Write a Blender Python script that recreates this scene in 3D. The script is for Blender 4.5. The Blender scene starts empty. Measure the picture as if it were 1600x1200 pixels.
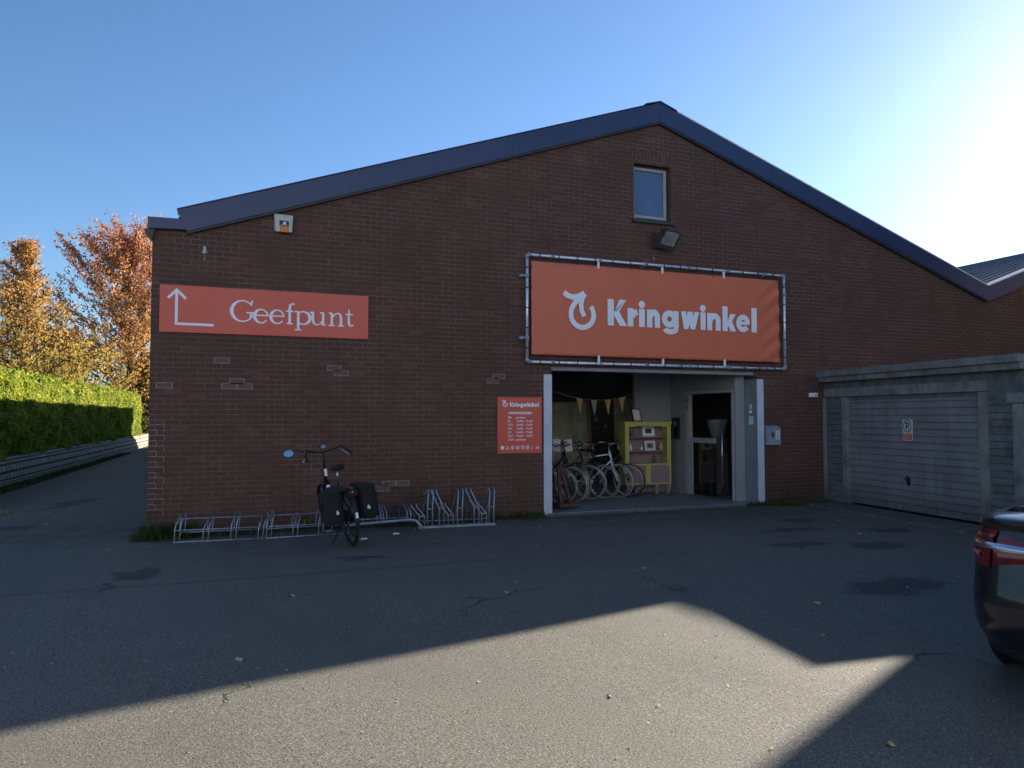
import bpy, math, random
import numpy as np
from mathutils import Vector, Matrix
random.seed(7); rng = np.random.default_rng(11)
R = math.radians
scene = bpy.context.scene
col = scene.collection
# ------------------------------------------------------------------ camera
cam_d = bpy.data.cameras.new('camera'); cam = bpy.data.objects.new('camera', cam_d); col.objects.link(cam)
cam_d.sensor_width = 36.0; cam_d.lens = 36*1187.2/1600; cam_d.clip_start = .05; cam_d.clip_end = 3000
cam.location = (0, -11.635, 1.65)
cam.rotation_euler = (R(90+2.474), 0, R(-21.451))
scene.camera = cam
# ------------------------------------------------------------------ sky, sun, exposure
SUN_EL, SUN_AZ = 18.8, 64.4          # azimuth from +y towards +x
w = bpy.data.worlds.new('World'); scene.world = w; w.use_nodes = True
nt = w.node_tree; nt.nodes.clear()
sky = nt.nodes.new('ShaderNodeTexSky'); sky.sky_type = 'NISHITA'; sky.sun_disc = False
sky.sun_elevation = R(SUN_EL); sky.sun_rotation = R(SUN_AZ); sky.altitude = 0
sky.air_density = 1.0; sky.dust_density = .34; sky.ozone_density = 5.2
bg = nt.nodes.new('ShaderNodeBackground'); bg.inputs[1].default_value = .060
wo = nt.nodes.new('ShaderNodeOutputWorld')
nt.links.new(sky.outputs[0], bg.inputs[0]); nt.links.new(bg.outputs[0], wo.inputs[0])
sd = bpy.data.lights.new('sun', 'SUN'); sd.energy = 4.8; sd.angle = R(.6); sd.color = (1, .9, .75)
so = bpy.data.objects.new('sun', sd); col.objects.link(so)
sv = Vector((math.sin(R(SUN_AZ))*math.cos(R(SUN_EL)), math.cos(R(SUN_AZ))*math.cos(R(SUN_EL)), math.sin(R(SUN_EL))))
so.rotation_euler = sv.to_track_quat('Z', 'Y').to_euler(); so.location = (20, 5, 20)
scene.view_settings.view_transform = 'Standard'; scene.view_settings.look = 'None'
scene.view_settings.exposure = 1.68; scene.view_settings.gamma = 1
scene.cycles.max_bounces = 8; scene.cycles.transparent_max_bounces = 8

# ------------------------------------------------------------------ helpers
class MB:
    def __init__(s): s.v = []; s.f = []; s.s = []
    def quad(s, *p, smooth=False):
        n = len(s.v); s.v += [tuple(q) for q in p]; s.f.append(tuple(range(n, n+len(p)))); s.s.append(smooth); return s
    def box(s, a, b, M=None):
        x0, y0, z0 = [min(a[i], b[i]) for i in range(3)]; x1, y1, z1 = [max(a[i], b[i]) for i in range(3)]
        return s.hexa([(x0,y0,z0),(x1,y0,z0),(x1,y1,z0),(x0,y1,z0),(x0,y0,z1),(x1,y0,z1),(x1,y1,z1),(x0,y1,z1)], M)
    def hexa(s, c, M=None):
        if M is not None: c = [M @ Vector(p) for p in c]
        n = len(s.v); s.v += [tuple(p) for p in c]
        for f in ((3,2,1,0),(4,5,6,7),(0,1,5,4),(1,2,6,5),(2,3,7,6),(3,0,4,7)): s.f.append(tuple(n+i for i in f)); s.s.append(False)
        return s
    def ext(s, pts, dvec):       # extrude a planar polygon by dvec
        n = len(s.v); k = len(pts); d = Vector(dvec)
        s.v += [tuple(p) for p in pts] + [tuple(Vector(p)+d) for p in pts]
        s.f.append(tuple(range(n+k-1, n-1, -1))); s.f.append(tuple(range(n+k, n+2*k))); s.s += [False]*2
        for i in range(k):
            j = (i+1) % k; s.f.append((n+i, n+j, n+k+j, n+k+i)); s.s.append(False)
        return s
    def tube(s, pts, r, seg=8, cap=True):
        pts = [Vector(p) for p in pts]; rr = r if isinstance(r, (list, tuple)) else [r]*len(pts)
        n0 = len(s.v); up = None
        for i, p in enumerate(pts):
            a = pts[max(i-1, 0)]; b = pts[min(i+1, len(pts)-1)]; t = (b-a)
            if t.length < 1e-9: t = Vector((0,0,1))
            t.normalize()
            if up is None:
                up = Vector((0,0,1)) if abs(t.z) < .9 else Vector((1,0,0))
            u = up - t*up.dot(t)
            if u.length < 1e-4: u = t.orthogonal()
            u.normalize(); up = u; v_ = t.cross(u)
            for k in range(seg):
                a_ = 2*math.pi*k/seg; s.v.append(tuple(p + (u*math.cos(a_)+v_*math.sin(a_))*rr[i]))
        for i in range(len(pts)-1):
            for k in range(seg):
                k2 = (k+1) % seg; a = n0+i*seg
                s.f.append((a+k, a+k2, a+seg+k2, a+seg+k)); s.s.append(True)
        if cap:
            s.f.append(tuple(n0+k for k in reversed(range(seg)))); s.f.append(tuple(n0+(len(pts)-1)*seg+k for k in range(seg))); s.s += [False]*2
        return s
    def lathe(s, c, axis, prof, seg=24):   # prof: (along, radius)
        c = Vector(c); t = Vector(axis).normalized(); u = t.orthogonal().normalized(); v_ = t.cross(u); n0 = len(s.v)
        for al, r in prof:
            for k in range(seg):
                a_ = 2*math.pi*k/seg; s.v.append(tuple(c+t*al+(u*math.cos(a_)+v_*math.sin(a_))*r))
        for i in range(len(prof)-1):
            for k in range(seg):
                k2 = (k+1) % seg; a = n0+i*seg; s.f.append((a+k, a+k2, a+seg+k2, a+seg+k)); s.s.append(True)
        return s
    def torus(s, c, axis, R_, r, seg=40, sg=8, flat=1.0):
        c = Vector(c); t = Vector(axis).normalized(); u = t.orthogonal().normalized(); v_ = t.cross(u); n0 = len(s.v)
        for i in range(seg):
            a = 2*math.pi*i/seg; d = u*math.cos(a)+v_*math.sin(a)
            for k in range(sg):
                b = 2*math.pi*k/sg; s.v.append(tuple(c+d*(R_+r*math.cos(b))+t*(r*flat*math.sin(b))))
        for i in range(seg):
            for k in range(sg):
                i2 = (i+1) % seg; k2 = (k+1) % sg
                s.f.append((n0+i*sg+k, n0+i2*sg+k, n0+i2*sg+k2, n0+i*sg+k2)); s.s.append(True)
        return s
    def xf(s, M, n0=0):
        for i in range(n0, len(s.v)): s.v[i] = tuple(M @ Vector(s.v[i]))
        return s
    def build(s, name, mat, parent=None, bevel=0):
        me = bpy.data.meshes.new(name); me.from_pydata(s.v, [], s.f)
        me.polygons.foreach_set('use_smooth', s.s); me.materials.append(mat)
        me.validate()
        o = bpy.data.objects.new(name, me); col.objects.link(o); o.parent = parent
        if bevel:
            b = o.modifiers.new('bevel', 'BEVEL'); b.width = bevel; b.segments = 2; b.limit_method = 'ANGLE'; b.angle_limit = R(40)
        return o
def tag(o, label=None, cat=None, group=None, kind=None):
    if label: o['label'] = label
    if cat: o['category'] = cat
    if group: o['group'] = group
    if kind: o['kind'] = kind
    return o
def empty(name, loc, rz=0, label=None, cat=None, group=None):
    o = bpy.data.objects.new(name, None); col.objects.link(o); o.location = loc; o.rotation_euler = (0, 0, rz)
    o.empty_display_size = .1
    return tag(o, label, cat, group)
def copy_tree(o, parent=None):
    c = o.copy(); col.objects.link(c); c.parent = parent
    for ch in o.children: copy_tree(ch, c)
    return c
def structure(o): o['kind'] = 'structure'; return o

# ------------------------------------------------------------------ materials
def N(nt, typ, **k):
    n = nt.nodes.new(typ)
    for a, b in k.items():
        if a in n.inputs: n.inputs[a].default_value = b
        else: setattr(n, a, b)
    return n
def base_mat(name):
    m = bpy.data.materials.new(name); m.use_nodes = True; nt = m.node_tree
    return m, nt, nt.nodes['Principled BSDF']
def ramp(nt, fac, stops, interp='LINEAR'):
    r = nt.nodes.new('ShaderNodeValToRGB'); r.color_ramp.interpolation = interp; e = r.color_ramp.elements
    while len(e) < len(stops): e.new(.5)
    for i, (p, c) in enumerate(stops):
        e[i].position = p; e[i].color = (*c, 1) if len(c) == 3 else c
    nt.links.new(fac, r.inputs[0]); return r.outputs[0]
def noise(nt, vec, scale, detail=4, rough=.55, dist=0):
    n = nt.nodes.new('ShaderNodeTexNoise'); n.inputs['Scale'].default_value = scale; n.inputs['Detail'].default_value = detail
    n.inputs['Roughness'].default_value = rough; n.inputs['Distortion'].default_value = dist
    nt.links.new(vec, n.inputs['Vector']); return n.outputs['Fac']
def mixc(nt, fac, a, b, mode='MIX'):
    m = nt.nodes.new('ShaderNodeMix'); m.data_type = 'RGBA'; m.blend_type = mode
    for sock, v in ((m.inputs[0], fac), (m.inputs[6], a), (m.inputs[7], b)):
        if isinstance(v, (int, float)): sock.default_value = v
        elif isinstance(v, tuple): sock.default_value = (*v, 1)
        else: nt.links.new(v, sock)
    return m.outputs[2]
def math_(nt, op, a, b=0.0, c=None):
    m = nt.nodes.new('ShaderNodeMath'); m.operation = op
    for i, v in enumerate((a, b) if c is None else (a, b, c)):
        if isinstance(v, (int, float)): m.inputs[i].default_value = v
        else: nt.links.new(v, m.inputs[i])
    return m.outputs[0]
def mrange(nt, v, a, b, c=0.0, d=1.0):
    m = nt.nodes.new('ShaderNodeMapRange')
    nt.links.new(v, m.inputs[0])
    for i, x in enumerate((a, b, c, d)): m.inputs[i+1].default_value = x
    return m.outputs[0]
def bump(nt, bsdf, h, strength=.5, dist=.01):
    b = nt.nodes.new('ShaderNodeBump'); b.inputs['Strength'].default_value = strength; b.inputs['Distance'].default_value = dist
    nt.links.new(h, b.inputs['Height']); nt.links.new(b.outputs[0], bsdf.inputs['Normal'])
def simple(name, colr, rough=.5, metal=0, var=.25, vscale=6, bmp=0, bscale=80, spec=.5, coat=0):
    m, nt, b = base_mat(name); tc = nt.nodes.new('ShaderNodeTexCoord').outputs['Object']
    b.inputs['Roughness'].default_value = rough; b.inputs['Metallic'].default_value = metal
    b.inputs['Specular IOR Level'].default_value = spec; b.inputs['Coat Weight'].default_value = coat
    if var:
        f = noise(nt, tc, vscale, 5, .6); lo = tuple(x*(1-var) for x in colr); hi = tuple(min(1, x*(1+var)) for x in colr)
        nt.links.new(ramp(nt, f, [(.3, lo), (.7, hi)]), b.inputs['Base Color'])
        nt.links.new(mrange(nt, f, .3, .7, max(0, rough-.08), min(1, rough+.08)), b.inputs['Roughness'])
    else: b.inputs['Base Color'].default_value = (*colr, 1)
    if bmp: bump(nt, b, noise(nt, tc, bscale, 3), bmp, .005)
    return m
def grimy(name, colr, rough=.6, var=.2, vscale=1.8):
    m = simple(name, colr, rough, 0, var, vscale); nt = m.node_tree; b = nt.nodes['Principled BSDF']; tc = nt.nodes.new('ShaderNodeTexCoord').outputs['Object']
    X, Y, Z = sep(nt, tc)[:3]; src = b.inputs['Base Color'].links[0].from_socket
    st = noise(nt, comb(nt, math_(nt, 'MULTIPLY', Y, 7), math_(nt, 'MULTIPLY', Z, .5)), 1.6, 6, .65); fine = noise(nt, tc, 14, 5, .75)
    c = mixc(nt, mrange(nt, st, .48, .72, 0, .45), src, tuple(x*.45 for x in colr)); c = mixc(nt, math_(nt, 'MULTIPLY', mrange(nt, Z, .5, .05), mrange(nt, fine, .35, .6, .3, .9)), c, (.05, .052, .042))
    c = mixc(nt, mrange(nt, fine, .62, .70, 0, .5), c, tuple(min(1, x*1.7) for x in colr)); nt.links.new(c, b.inputs['Base Color']); return m
def sep(nt, v):
    s = nt.nodes.new('ShaderNodeSeparateXYZ'); nt.links.new(v, s.inputs[0]); return s.outputs
def comb(nt, x, y, z=0.0):
    c = nt.nodes.new('ShaderNodeCombineXYZ')
    for i, v in enumerate((x, y, z)):
        if isinstance(v, (int, float)): c.inputs[i].default_value = v
        else: nt.links.new(v, c.inputs[i])
    return c.outputs[0]
def brick_mat(name, c1, c2, mortar, bw=.212, rh=.0733, ms=.0036, axis='x', special=True, along=None):
    m, nt, b = base_mat(name); tc = nt.nodes.new('ShaderNodeTexCoord').outputs['Object']
    X, Y, Z = sep(nt, tc)[:3]
    vec = comb(nt, X if axis == 'x' else Y, Z)
    wob = nt.nodes.new('ShaderNodeTexNoise'); wob.inputs['Scale'].default_value = 2.2; nt.links.new(vec, wob.inputs['Vector'])
    vm = nt.nodes.new('ShaderNodeVectorMath'); vm.operation = 'MULTIPLY_ADD'
    nt.links.new(wob.outputs['Color'], vm.inputs[0]); vm.inputs[1].default_value = (.012, .006, 0); nt.links.new(vec, vm.inputs[2])
    br = nt.nodes.new('ShaderNodeTexBrick'); br.offset = .5; br.offset_frequency = 2
    for k, v in (('Scale', 1), ('Brick Width', bw), ('Row Height', rh), ('Mortar Size', ms), ('Mortar Smooth', .25), ('Bias', 0)): br.inputs[k].default_value = v
    br.inputs['Color1'].default_value = (0, 0, 0, 1); br.inputs['Color2'].default_value = (1, 1, 1, 1); br.inputs['Mortar'].default_value = (.5, .5, .5, 1)
    nt.links.new(vm.outputs[0], br.inputs['Vector'])
    tone = sep(nt, br.outputs['Color'])[0]
    brc = ramp(nt, tone, [(0, tuple((a*.8+d*.2) for a, d in zip(c1, c2))), (.4, tuple((a*.6+d*.4) for a, d in zip(c1, c2))), (.85, tuple((a*.3+d*.7) for a, d in zip(c1, c2))), (1, tuple(x*1.3 for x in c2))])
    n1 = noise(nt, vec, .55, 5, .6); n2 = noise(nt, vec, 38, 4, .7); n3 = noise(nt, vec, 1.6, 6, .65)
    brc = mixc(nt, mrange(nt, n1, .35, .65, .0, .45), brc, tuple(x*.55 for x in c1), 'MIX')
    brc = mixc(nt, mrange(nt, n2, .25, .8, 0, .55), brc, tuple(min(1, x*1.7) for x in c2))
    mc = mixc(nt, mrange(nt, n3, .38, .62), tuple(x*.45 for x in mortar), mortar)
    colr = mixc(nt, br.outputs['Fac'], brc, mc)
    drip = noise(nt, comb(nt, math_(nt, 'MULTIPLY', sep(nt, vec)[0], 3.2), math_(nt, 'MULTIPLY', Z, .35)), 1.0, 5, .6)
    colr = mixc(nt, mrange(nt, drip, .52, .80, 0, .22), colr, (.030, .022, .019))
    if special:   # moss green at the foot, rising damp at the corner
        foot = math_(nt, 'MULTIPLY', mrange(nt, Z, .75, .0), mrange(nt, n1, .35, .6))
        colr = mixc(nt, math_(nt, 'MULTIPLY', foot, .55), colr, (.022, .03, .014))
        ef = math_(nt, 'MULTIPLY', mrange(nt, noise(nt, vec, 2.6, 7, .75), .60, .72), .40)
        colr = mixc(nt, ef, colr, (.12, .105, .1))
    nt.links.new(colr, b.inputs['Base Color']); b.inputs['Roughness'].default_value = .85; b.inputs['Specular IOR Level'].default_value = .25
    h = math_(nt, 'ADD', math_(nt, 'MULTIPLY', br.outputs['Fac'], -.8), math_(nt, 'MULTIPLY', n2, .5))
    h = math_(nt, 'ADD', h, math_(nt, 'MULTIPLY', tone, .3))
    bump(nt, b, h, .7, .006)
    return m
def leaf_mat(name, stops, trans=.45, zgrad=None, rough=.55):
    m, nt, b = base_mat(name)
    g = nt.nodes.new('ShaderNodeNewGeometry').outputs['Random Per Island']
    tc = nt.nodes.new('ShaderNodeTexCoord').outputs['Object']
    cl = noise(nt, tc, 1.1, 3, .6)
    f = math_(nt, 'ADD', math_(nt, 'MULTIPLY', g, .35), mrange(nt, cl, .3, .7, 0, .5))
    if zgrad:
        Z = sep(nt, tc)[2]; f = math_(nt, 'ADD', math_(nt, 'MULTIPLY', f, .62), mrange(nt, Z, zgrad[0], zgrad[1], 0, .5))
    c = ramp(nt, f, stops)
    nt.links.new(c, b.inputs['Base Color']); b.inputs['Roughness'].default_value = rough; b.inputs['Specular IOR Level'].default_value = .3
    tr = nt.nodes.new('ShaderNodeBsdfTranslucent'); nt.links.new(c, tr.inputs[0])
    ms = nt.nodes.new('ShaderNodeMixShader'); ms.inputs[0].default_value = trans
    out = nt.nodes['Material Output']
    nt.links.new(b.outputs[0], ms.inputs[1]); nt.links.new(tr.outputs[0], ms.inputs[2]); nt.links.new(ms.outputs[0], out.inputs[0])
    return m

def asphalt():
    m, nt, b = base_mat('asphalt'); tc = nt.nodes.new('ShaderNodeTexCoord').outputs['Object']
    X, Y, Z = sep(nt, tc)[:3]
    g1 = noise(nt, tc, 75, 4, .8); g2 = noise(nt, tc, 260, 2, .6); big = noise(nt, tc, .35, 6, .6); mid = noise(nt, tc, 2.2, 6, .7)
    c = ramp(nt, g1, [(.30, (.020, .019, .017)), (.42, (.085, .080, .068)), (.55, (.165, .155, .130)), (.68, (.46, .43, .36))])
    c = mixc(nt, mrange(nt, g2, .3, .7, .0, .40), c, (.14, .13, .108))
    c = mixc(nt, mrange(nt, big, .35, .68, .0, .35), c, (.075, .072, .066))
    c = mixc(nt, mrange(nt, mid, .45, .75, .0, .30), c, (.15, .142, .122))
    # dark oil / patch stains of the real yard
    dn = nt.nodes.new('ShaderNodeTexNoise'); dn.inputs['Scale'].default_value = 3.5; dn.inputs['Detail'].default_value = 5; nt.links.new(tc, dn.inputs['Vector'])
    vm = nt.nodes.new('ShaderNodeVectorMath'); vm.operation = 'MULTIPLY_ADD'; nt.links.new(dn.outputs['Color'], vm.inputs[0])
    vm.inputs[1].default_value = (.7, .7, 0); vm.inputs[2].default_value = (0, 0, 0); nt.links.new(tc, vm.inputs[2])
    st = None
    for cx, cy, rx, ry in ((-.71, -2.72, .22, .30), (-.98, -3.25, .05, .22), (7.95, -2.75, .45, .2), (7.95, -4.25, .4, .25), (7.1, -3.75, .35, .16), (6.2, -6.0, .55, .28), (-2.9, 6.0, .7, .8), (8.7, -1.9, .35, .15), (9.2,-3.3,.3,.2), (-3.3, 1.9, .8, .35), (1.6,-2.6,.25,.12)):
        s = nt.nodes.new('ShaderNodeVectorMath'); s.operation = 'SUBTRACT'; nt.links.new(vm.outputs[0], s.inputs[0]); s.inputs[1].default_value = (cx+.35, cy+.35, 0)
        d = nt.nodes.new('ShaderNodeVectorMath'); d.operation = 'MULTIPLY'; nt.links.new(s.outputs[0], d.inputs[0]); d.inputs[1].default_value = (1/rx, 1/ry, 0)
        l = nt.nodes.new('ShaderNodeVectorMath'); l.operation = 'LENGTH'; nt.links.new(d.outputs[0], l.inputs[0])
        k = mrange(nt, l.outputs['Value'], 1.25, .8)
        st = k if st is None else math_(nt, 'MAXIMUM', st, k)
    c = mixc(nt, math_(nt, 'MULTIPLY', st, .62), c, (.018, .018, .018))
    v2 = nt.nodes.new('ShaderNodeTexVoronoi'); v2.inputs['Scale'].default_value = 62; nt.links.new(tc, v2.inputs['Vector']); vs = sep(nt, v2.outputs['Color'])[0]; vd = v2.outputs['Distance']
    pit = math_(nt, 'MULTIPLY', mrange(nt, vs, .86, .88), mrange(nt, vd, .42, .25)); chip = math_(nt, 'MULTIPLY', mrange(nt, vs, .08, .06), mrange(nt, vd, .34, .2))
    c = mixc(nt, math_(nt, 'MULTIPLY', pit, .6), c, (.022, .02, .018)); c = mixc(nt, math_(nt, 'MULTIPLY', chip, .5), c, (.42, .40, .34))
    # darker re-laid strips, tyre-polished lanes
    for x0, x1, y0, y1, k_ in ((-30, 3.1, -3.35, -3.25, .35), (-2.6, -2.5, -3.3, 30, .3), (5.2, 9.7, -1.35, -.08, .22), (6.3, 30, -9.3, -9.2, .3)):
        wx = math_(nt, 'ADD', X, math_(nt, 'MULTIPLY', mid, .12)); wy = math_(nt, 'ADD', Y, math_(nt, 'MULTIPLY', mid, .10))
        k = math_(nt, 'MULTIPLY', math_(nt, 'MULTIPLY', mrange(nt, wx, x0, x0+.04), mrange(nt, wx, x1+.04, x1)), math_(nt, 'MULTIPLY', mrange(nt, wy, y0, y0+.04), mrange(nt, wy, y1+.04, y1)))
        c = mixc(nt, math_(nt, 'MULTIPLY', k, k_), c, (.04, .038, .034))
    dirt = noise(nt, comb(nt, math_(nt, 'MULTIPLY', X, .9), math_(nt, 'MULTIPLY', Y, .35)), 1.3, 7, .7)
    c = mixc(nt, mrange(nt, dirt, .5, .72, 0, .30), c, (.06, .057, .05)); c = mixc(nt, mrange(nt, dirt, .42, .25, 0, .25), c, (.20, .19, .165))
    # cracks
    vo = nt.nodes.new('ShaderNodeTexVoronoi'); vo.feature = 'DISTANCE_TO_EDGE'; vo.inputs['Scale'].default_value = .33
    nt.links.new(vm.outputs[0], vo.inputs['Vector'])
    cr = math_(nt, 'MULTIPLY', mrange(nt, vo.outputs['Distance'], .006, .001), mrange(nt, noise(nt, tc, .5, 3), .56, .62))
    c = mixc(nt, math_(nt, 'MULTIPLY', cr, .75), c, (.012, .012, .012))
    # moss film by the walls and along the hedge path
    ms_ = math_(nt, 'MULTIPLY', math_(nt, 'MAXIMUM', mrange(nt, Y, -1.0, -.1), 0.0), mrange(nt, mid, .42, .62))
    ms2 = math_(nt, 'MULTIPLY', mrange(nt, X, -3.6, -5.4), mrange(nt, mid, .3, .6))
    mo = math_(nt, 'MULTIPLY', math_(nt, 'MAXIMUM', math_(nt, 'MULTIPLY', ms_, mrange(nt, Y, 3, 1)), ms2), .55)
    c = mixc(nt, mo, c, (.028, .036, .016))
    nt.links.new(c, b.inputs['Base Color'])
    nt.links.new(mrange(nt, g1, .3, .7, .95, .72), b.inputs['Roughness']); b.inputs['Specular IOR Level'].default_value = .35
    h = math_(nt, 'ADD', math_(nt, 'ADD', g1, math_(nt, 'MULTIPLY', g2, .4)), math_(nt, 'MULTIPLY', math_(nt, 'ADD', cr, pit), -.8))
    bump(nt, b, h, .8, .008)
    return m
M = {}
M['asphalt'] = asphalt()
M['brick'] = brick_mat('facade_brick', (.066, .038, .031), (.120, .059, .045), (.235, .205, .18))
M['brick_side'] = brick_mat('side_brick', (.066, .038, .031), (.120, .059, .045), (.235, .205, .18), axis='y')
M['brick_edge'] = brick_mat('brick_on_edge', (.22, .20, .155), (.36, .325, .25), (.06, .06, .045), bw=.36, rh=.215, ms=.028, axis='y', special=False)
M['soldier'] = brick_mat('soldier_brick', (.066, .038, .031), (.120, .059, .045), (.235, .205, .18), bw=.0733, rh=.215, special=False)
M['mortar'] = simple('pale_mortar', (.25, .23, .21), .9, var=.3, vscale=20)
M['newbrick'] = simple('paler_replacement_brick', (.135, .088, .072), .85, var=.25, vscale=20)
M['verge'] = simple('navy_coated_metal', (.022, .042, .115), .38, .0, var=.12, vscale=.7, spec=.6)
M['roofsheet'] = simple('grey_roof_sheet', (.115, .12, .135), .42, .35, var=.2, vscale=1.5)
M['verge_cap'] = simple('cap_painted_sunlit', (.80, .79, .74), .5, .0, var=.1)  # pale colour paints in the sunlit line on the right verge caps
M['concrete'] = grimy('weathered_concrete', (.21, .21, .195), .9, .4, 3)
M['fascia_c'] = grimy('fascia_fibre_cement', (.19, .19, .18), .9, .35, 4)
M['door_paint'] = grimy('garage_door_paint', (.20, .195, .20), .6, var=.22, vscale=1.8)
M['panelboard'] = simple('grey_board', (.125, .13, .13), .8, var=.4, vscale=5, bmp=.3)
M['steelpost'] = simple('painted_steel_blue_grey', (.56, .63, .74), .45, var=.14, vscale=3)
M['lintel'] = simple('grey_lintel_paint', (.27, .31, .36), .5, var=.2, vscale=2)
M['return'] = simple('grey_post_side', (.20, .235, .25), .6, var=.15, vscale=3)
M['banner'] = simple('banner_vinyl', (.66, .165, .085), .5, var=.06, vscale=2)
M['signred'] = simple('sign_red', (.66, .11, .07), .42, var=.05, vscale=2)
M['white'] = simple('white_print', (.86, .91, .99), .5, var=.02)
M['pipe'] = simple('galvanised_pipe', (.72, .78, .90), .34, .55, var=.15, vscale=9)
M['galv'] = simple('galvanised_rack', (.30, .34, .41), .5, .5, var=.3, vscale=14)
M['black'] = simple('black_rubber', (.012, .012, .013), .6, var=.3)
M['blackgloss'] = simple('black_gloss', (.010, .011, .014), .2, var=.1)
M['darkcloth'] = simple('dark_pannier_canvas', (.009, .0095, .010), .85, var=.4, vscale=9, bmp=.3)
M['chrome'] = simple('chrome', (.7, .7, .72), .12, 1.0, var=.05)
M['steel'] = simple('brushed_steel', (.45, .46, .48), .3, .9, var=.1)
M['cream'] = simple('cream_tyre', (.30, .29, .25), .7, var=.15)
M['mirror'] = simple('mirror_glass', (.85, .9, .95), .02, 1.0, var=0)
M['redlens'] = simple('red_lens', (.12, .008, .012), .12, var=.3, vscale=8, coat=.6)
M['redglass'] = simple('pale_red_glass', (.30, .10, .10), .15, var=.1)
M['orange'] = simple('orange_lens', (.65, .19, .03), .3, var=.05)
M['navy'] = simple('navy_label', (.012, .02, .05), .4, var=.1)
M['alarmcase'] = simple('alarm_case', (.52, .54, .48), .5, var=.06)
M['lime'] = simple('lime_cabinet_paint', (.50, .49, .13), .5, var=.12)
M['pink'] = simple('dusty_pink_paint', (.30, .20, .21), .6, var=.1)
M['plaster'] = simple('plaster_wall', (.27, .29, .31), .9, var=.08, vscale=1.5)
M['greyfloor'] = simple('interior_floor', (.20, .21, .22), .55, var=.25, vscale=2)
M['darkwall'] = simple('dark_interior_wall', (.10, .105, .10), .8, var=.3)
M['shopwall'] = simple('dim_shop_wall', (.26, .27, .24), .85, var=.3, vscale=1.2)
M['olive'] = simple('olive_board', (.42, .43, .30), .8, var=.35, vscale=4)
M['brownc'] = simple('brown_board', (.34, .24, .16), .8, var=.35, vscale=4)
M['wood'] = simple('reddish_wood', (.10, .045, .035), .6, var=.35, vscale=7)
M['pennant'] = simple('mustard_cloth', (.40, .30, .10), .85, var=.2)
M['pennant2'] = simple('grey_cloth', (.28, .28, .25), .85, var=.2)
M['glass_dark'] = simple('dark_glass', (.006, .007, .008), .04, var=0, spec=.8)
M['winpane'] = simple('pane_painted_sky', (.075, .12, .24), .06, var=.25, vscale=1.0, spec=.9)  # blue base colour stands in for sky mirrored in the glass
M['winframe'] = simple('window_frame_grey', (.36, .38, .38), .55, var=.15)
M['darkframe'] = simple('dark_window_frame', (.035, .042, .045), .5, var=.2)
M['carpaint'] = simple('car_paint_dark_navy', (.005, .006, .011), .3, .0, var=.1, spec=.35, coat=.55)
M['carblack'] = simple('car_black_plastic', (.012, .012, .012), .55, var=.2)
M['carglass'] = simple('car_glass', (.01, .01, .012), .03, var=0, spec=.9)
M['bark'] = simple('bark', (.055, .043, .033), .9, var=.4, vscale=8, bmp=.5, bscale=30)
M['litter'] = simple('dry_leaf', (.42, .33, .16), .8, var=.4, vscale=30)
M['paper'] = simple('white_paper', (.75, .75, .75), .8, var=.05)
M['soil'] = simple('mossy_soil', (.035, .038, .02), .95, var=.5, vscale=9, bmp=.6, bscale=50)
M['grass'] = leaf_mat('grass_blades', [(0, (.03, .05, .012)), (.5, (.06, .085, .02)), (1, (.11, .11, .04))], .3)
M['hedge'] = leaf_mat('hedge_leaves', [(.03, (.10, .15, .02)), (.35, (.25, .32, .04)), (.62, (.46, .47, .06)), (.88, (.62, .52, .09))], .42)
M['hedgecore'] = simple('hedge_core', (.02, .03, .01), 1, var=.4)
M['oak1'] = leaf_mat('autumn_leaves_green_gold', [(.1, (.24, .30, .07)), (.36, (.42, .36, .08)), (.60, (.55, .30, .09)), (.9, (.48, .22, .11))], .5, (1, 10.5))
M['oak2'] = leaf_mat('autumn_leaves_russet', [(.1, (.30, .32, .08)), (.32, (.52, .36, .10)), (.55, (.56, .27, .11)), (.9, (.48, .20, .13))], .5, (1, 16))
M['bush'] = leaf_mat('dark_shrub_leaves', [(0, (.03, .05, .012)), (.6, (.10, .11, .02)), (1, (.2, .15, .03))], .35)
M['cream_box'] = simple('grey_beige_paint', (.20, .205, .19), .6, var=.12)
M['dl'] = simple('grey_floodlight_metal', (.07, .085, .09), .45, .4, var=.2)
M['lens'] = simple('floodlight_glass', (.35, .37, .38), .08, .3, var=.4, vscale=9)

# ------------------------------------------------------------------ ground
def sstep(a, b, x): t = min(1, max(0, (x-a)/(b-a))); return t*t*(3-2*t)
def gz(x, y):
    return -.42*sstep(-1.2, -5.2, x)*sstep(-1.5, 9, y) + .004*math.sin(x*1.3+y*.7)*sstep(.6, 2, abs(y))
xs = [-400, -150, -60, -30, -20, -14]+[-10+.5*i for i in range(61)]+[24, 30, 45, 80, 200, 500]
ys = [-400, -150, -60, -30, -20]+[-14+.5*i for i in range(42)]+[8+2*i for i in range(22)]+[60, 90, 160, 500]
g = MB(); g.v = [(x, y, gz(x, y)) for y in ys for x in xs]; nx = len(xs)
for j in range(len(ys)-1):
    for i in range(nx-1): g.f.append((j*nx+i, j*nx+i+1, (j+1)*nx+i+1, (j+1)*nx+i)); g.s.append(True)
structure(g.build('ground', M['asphalt']))

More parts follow.
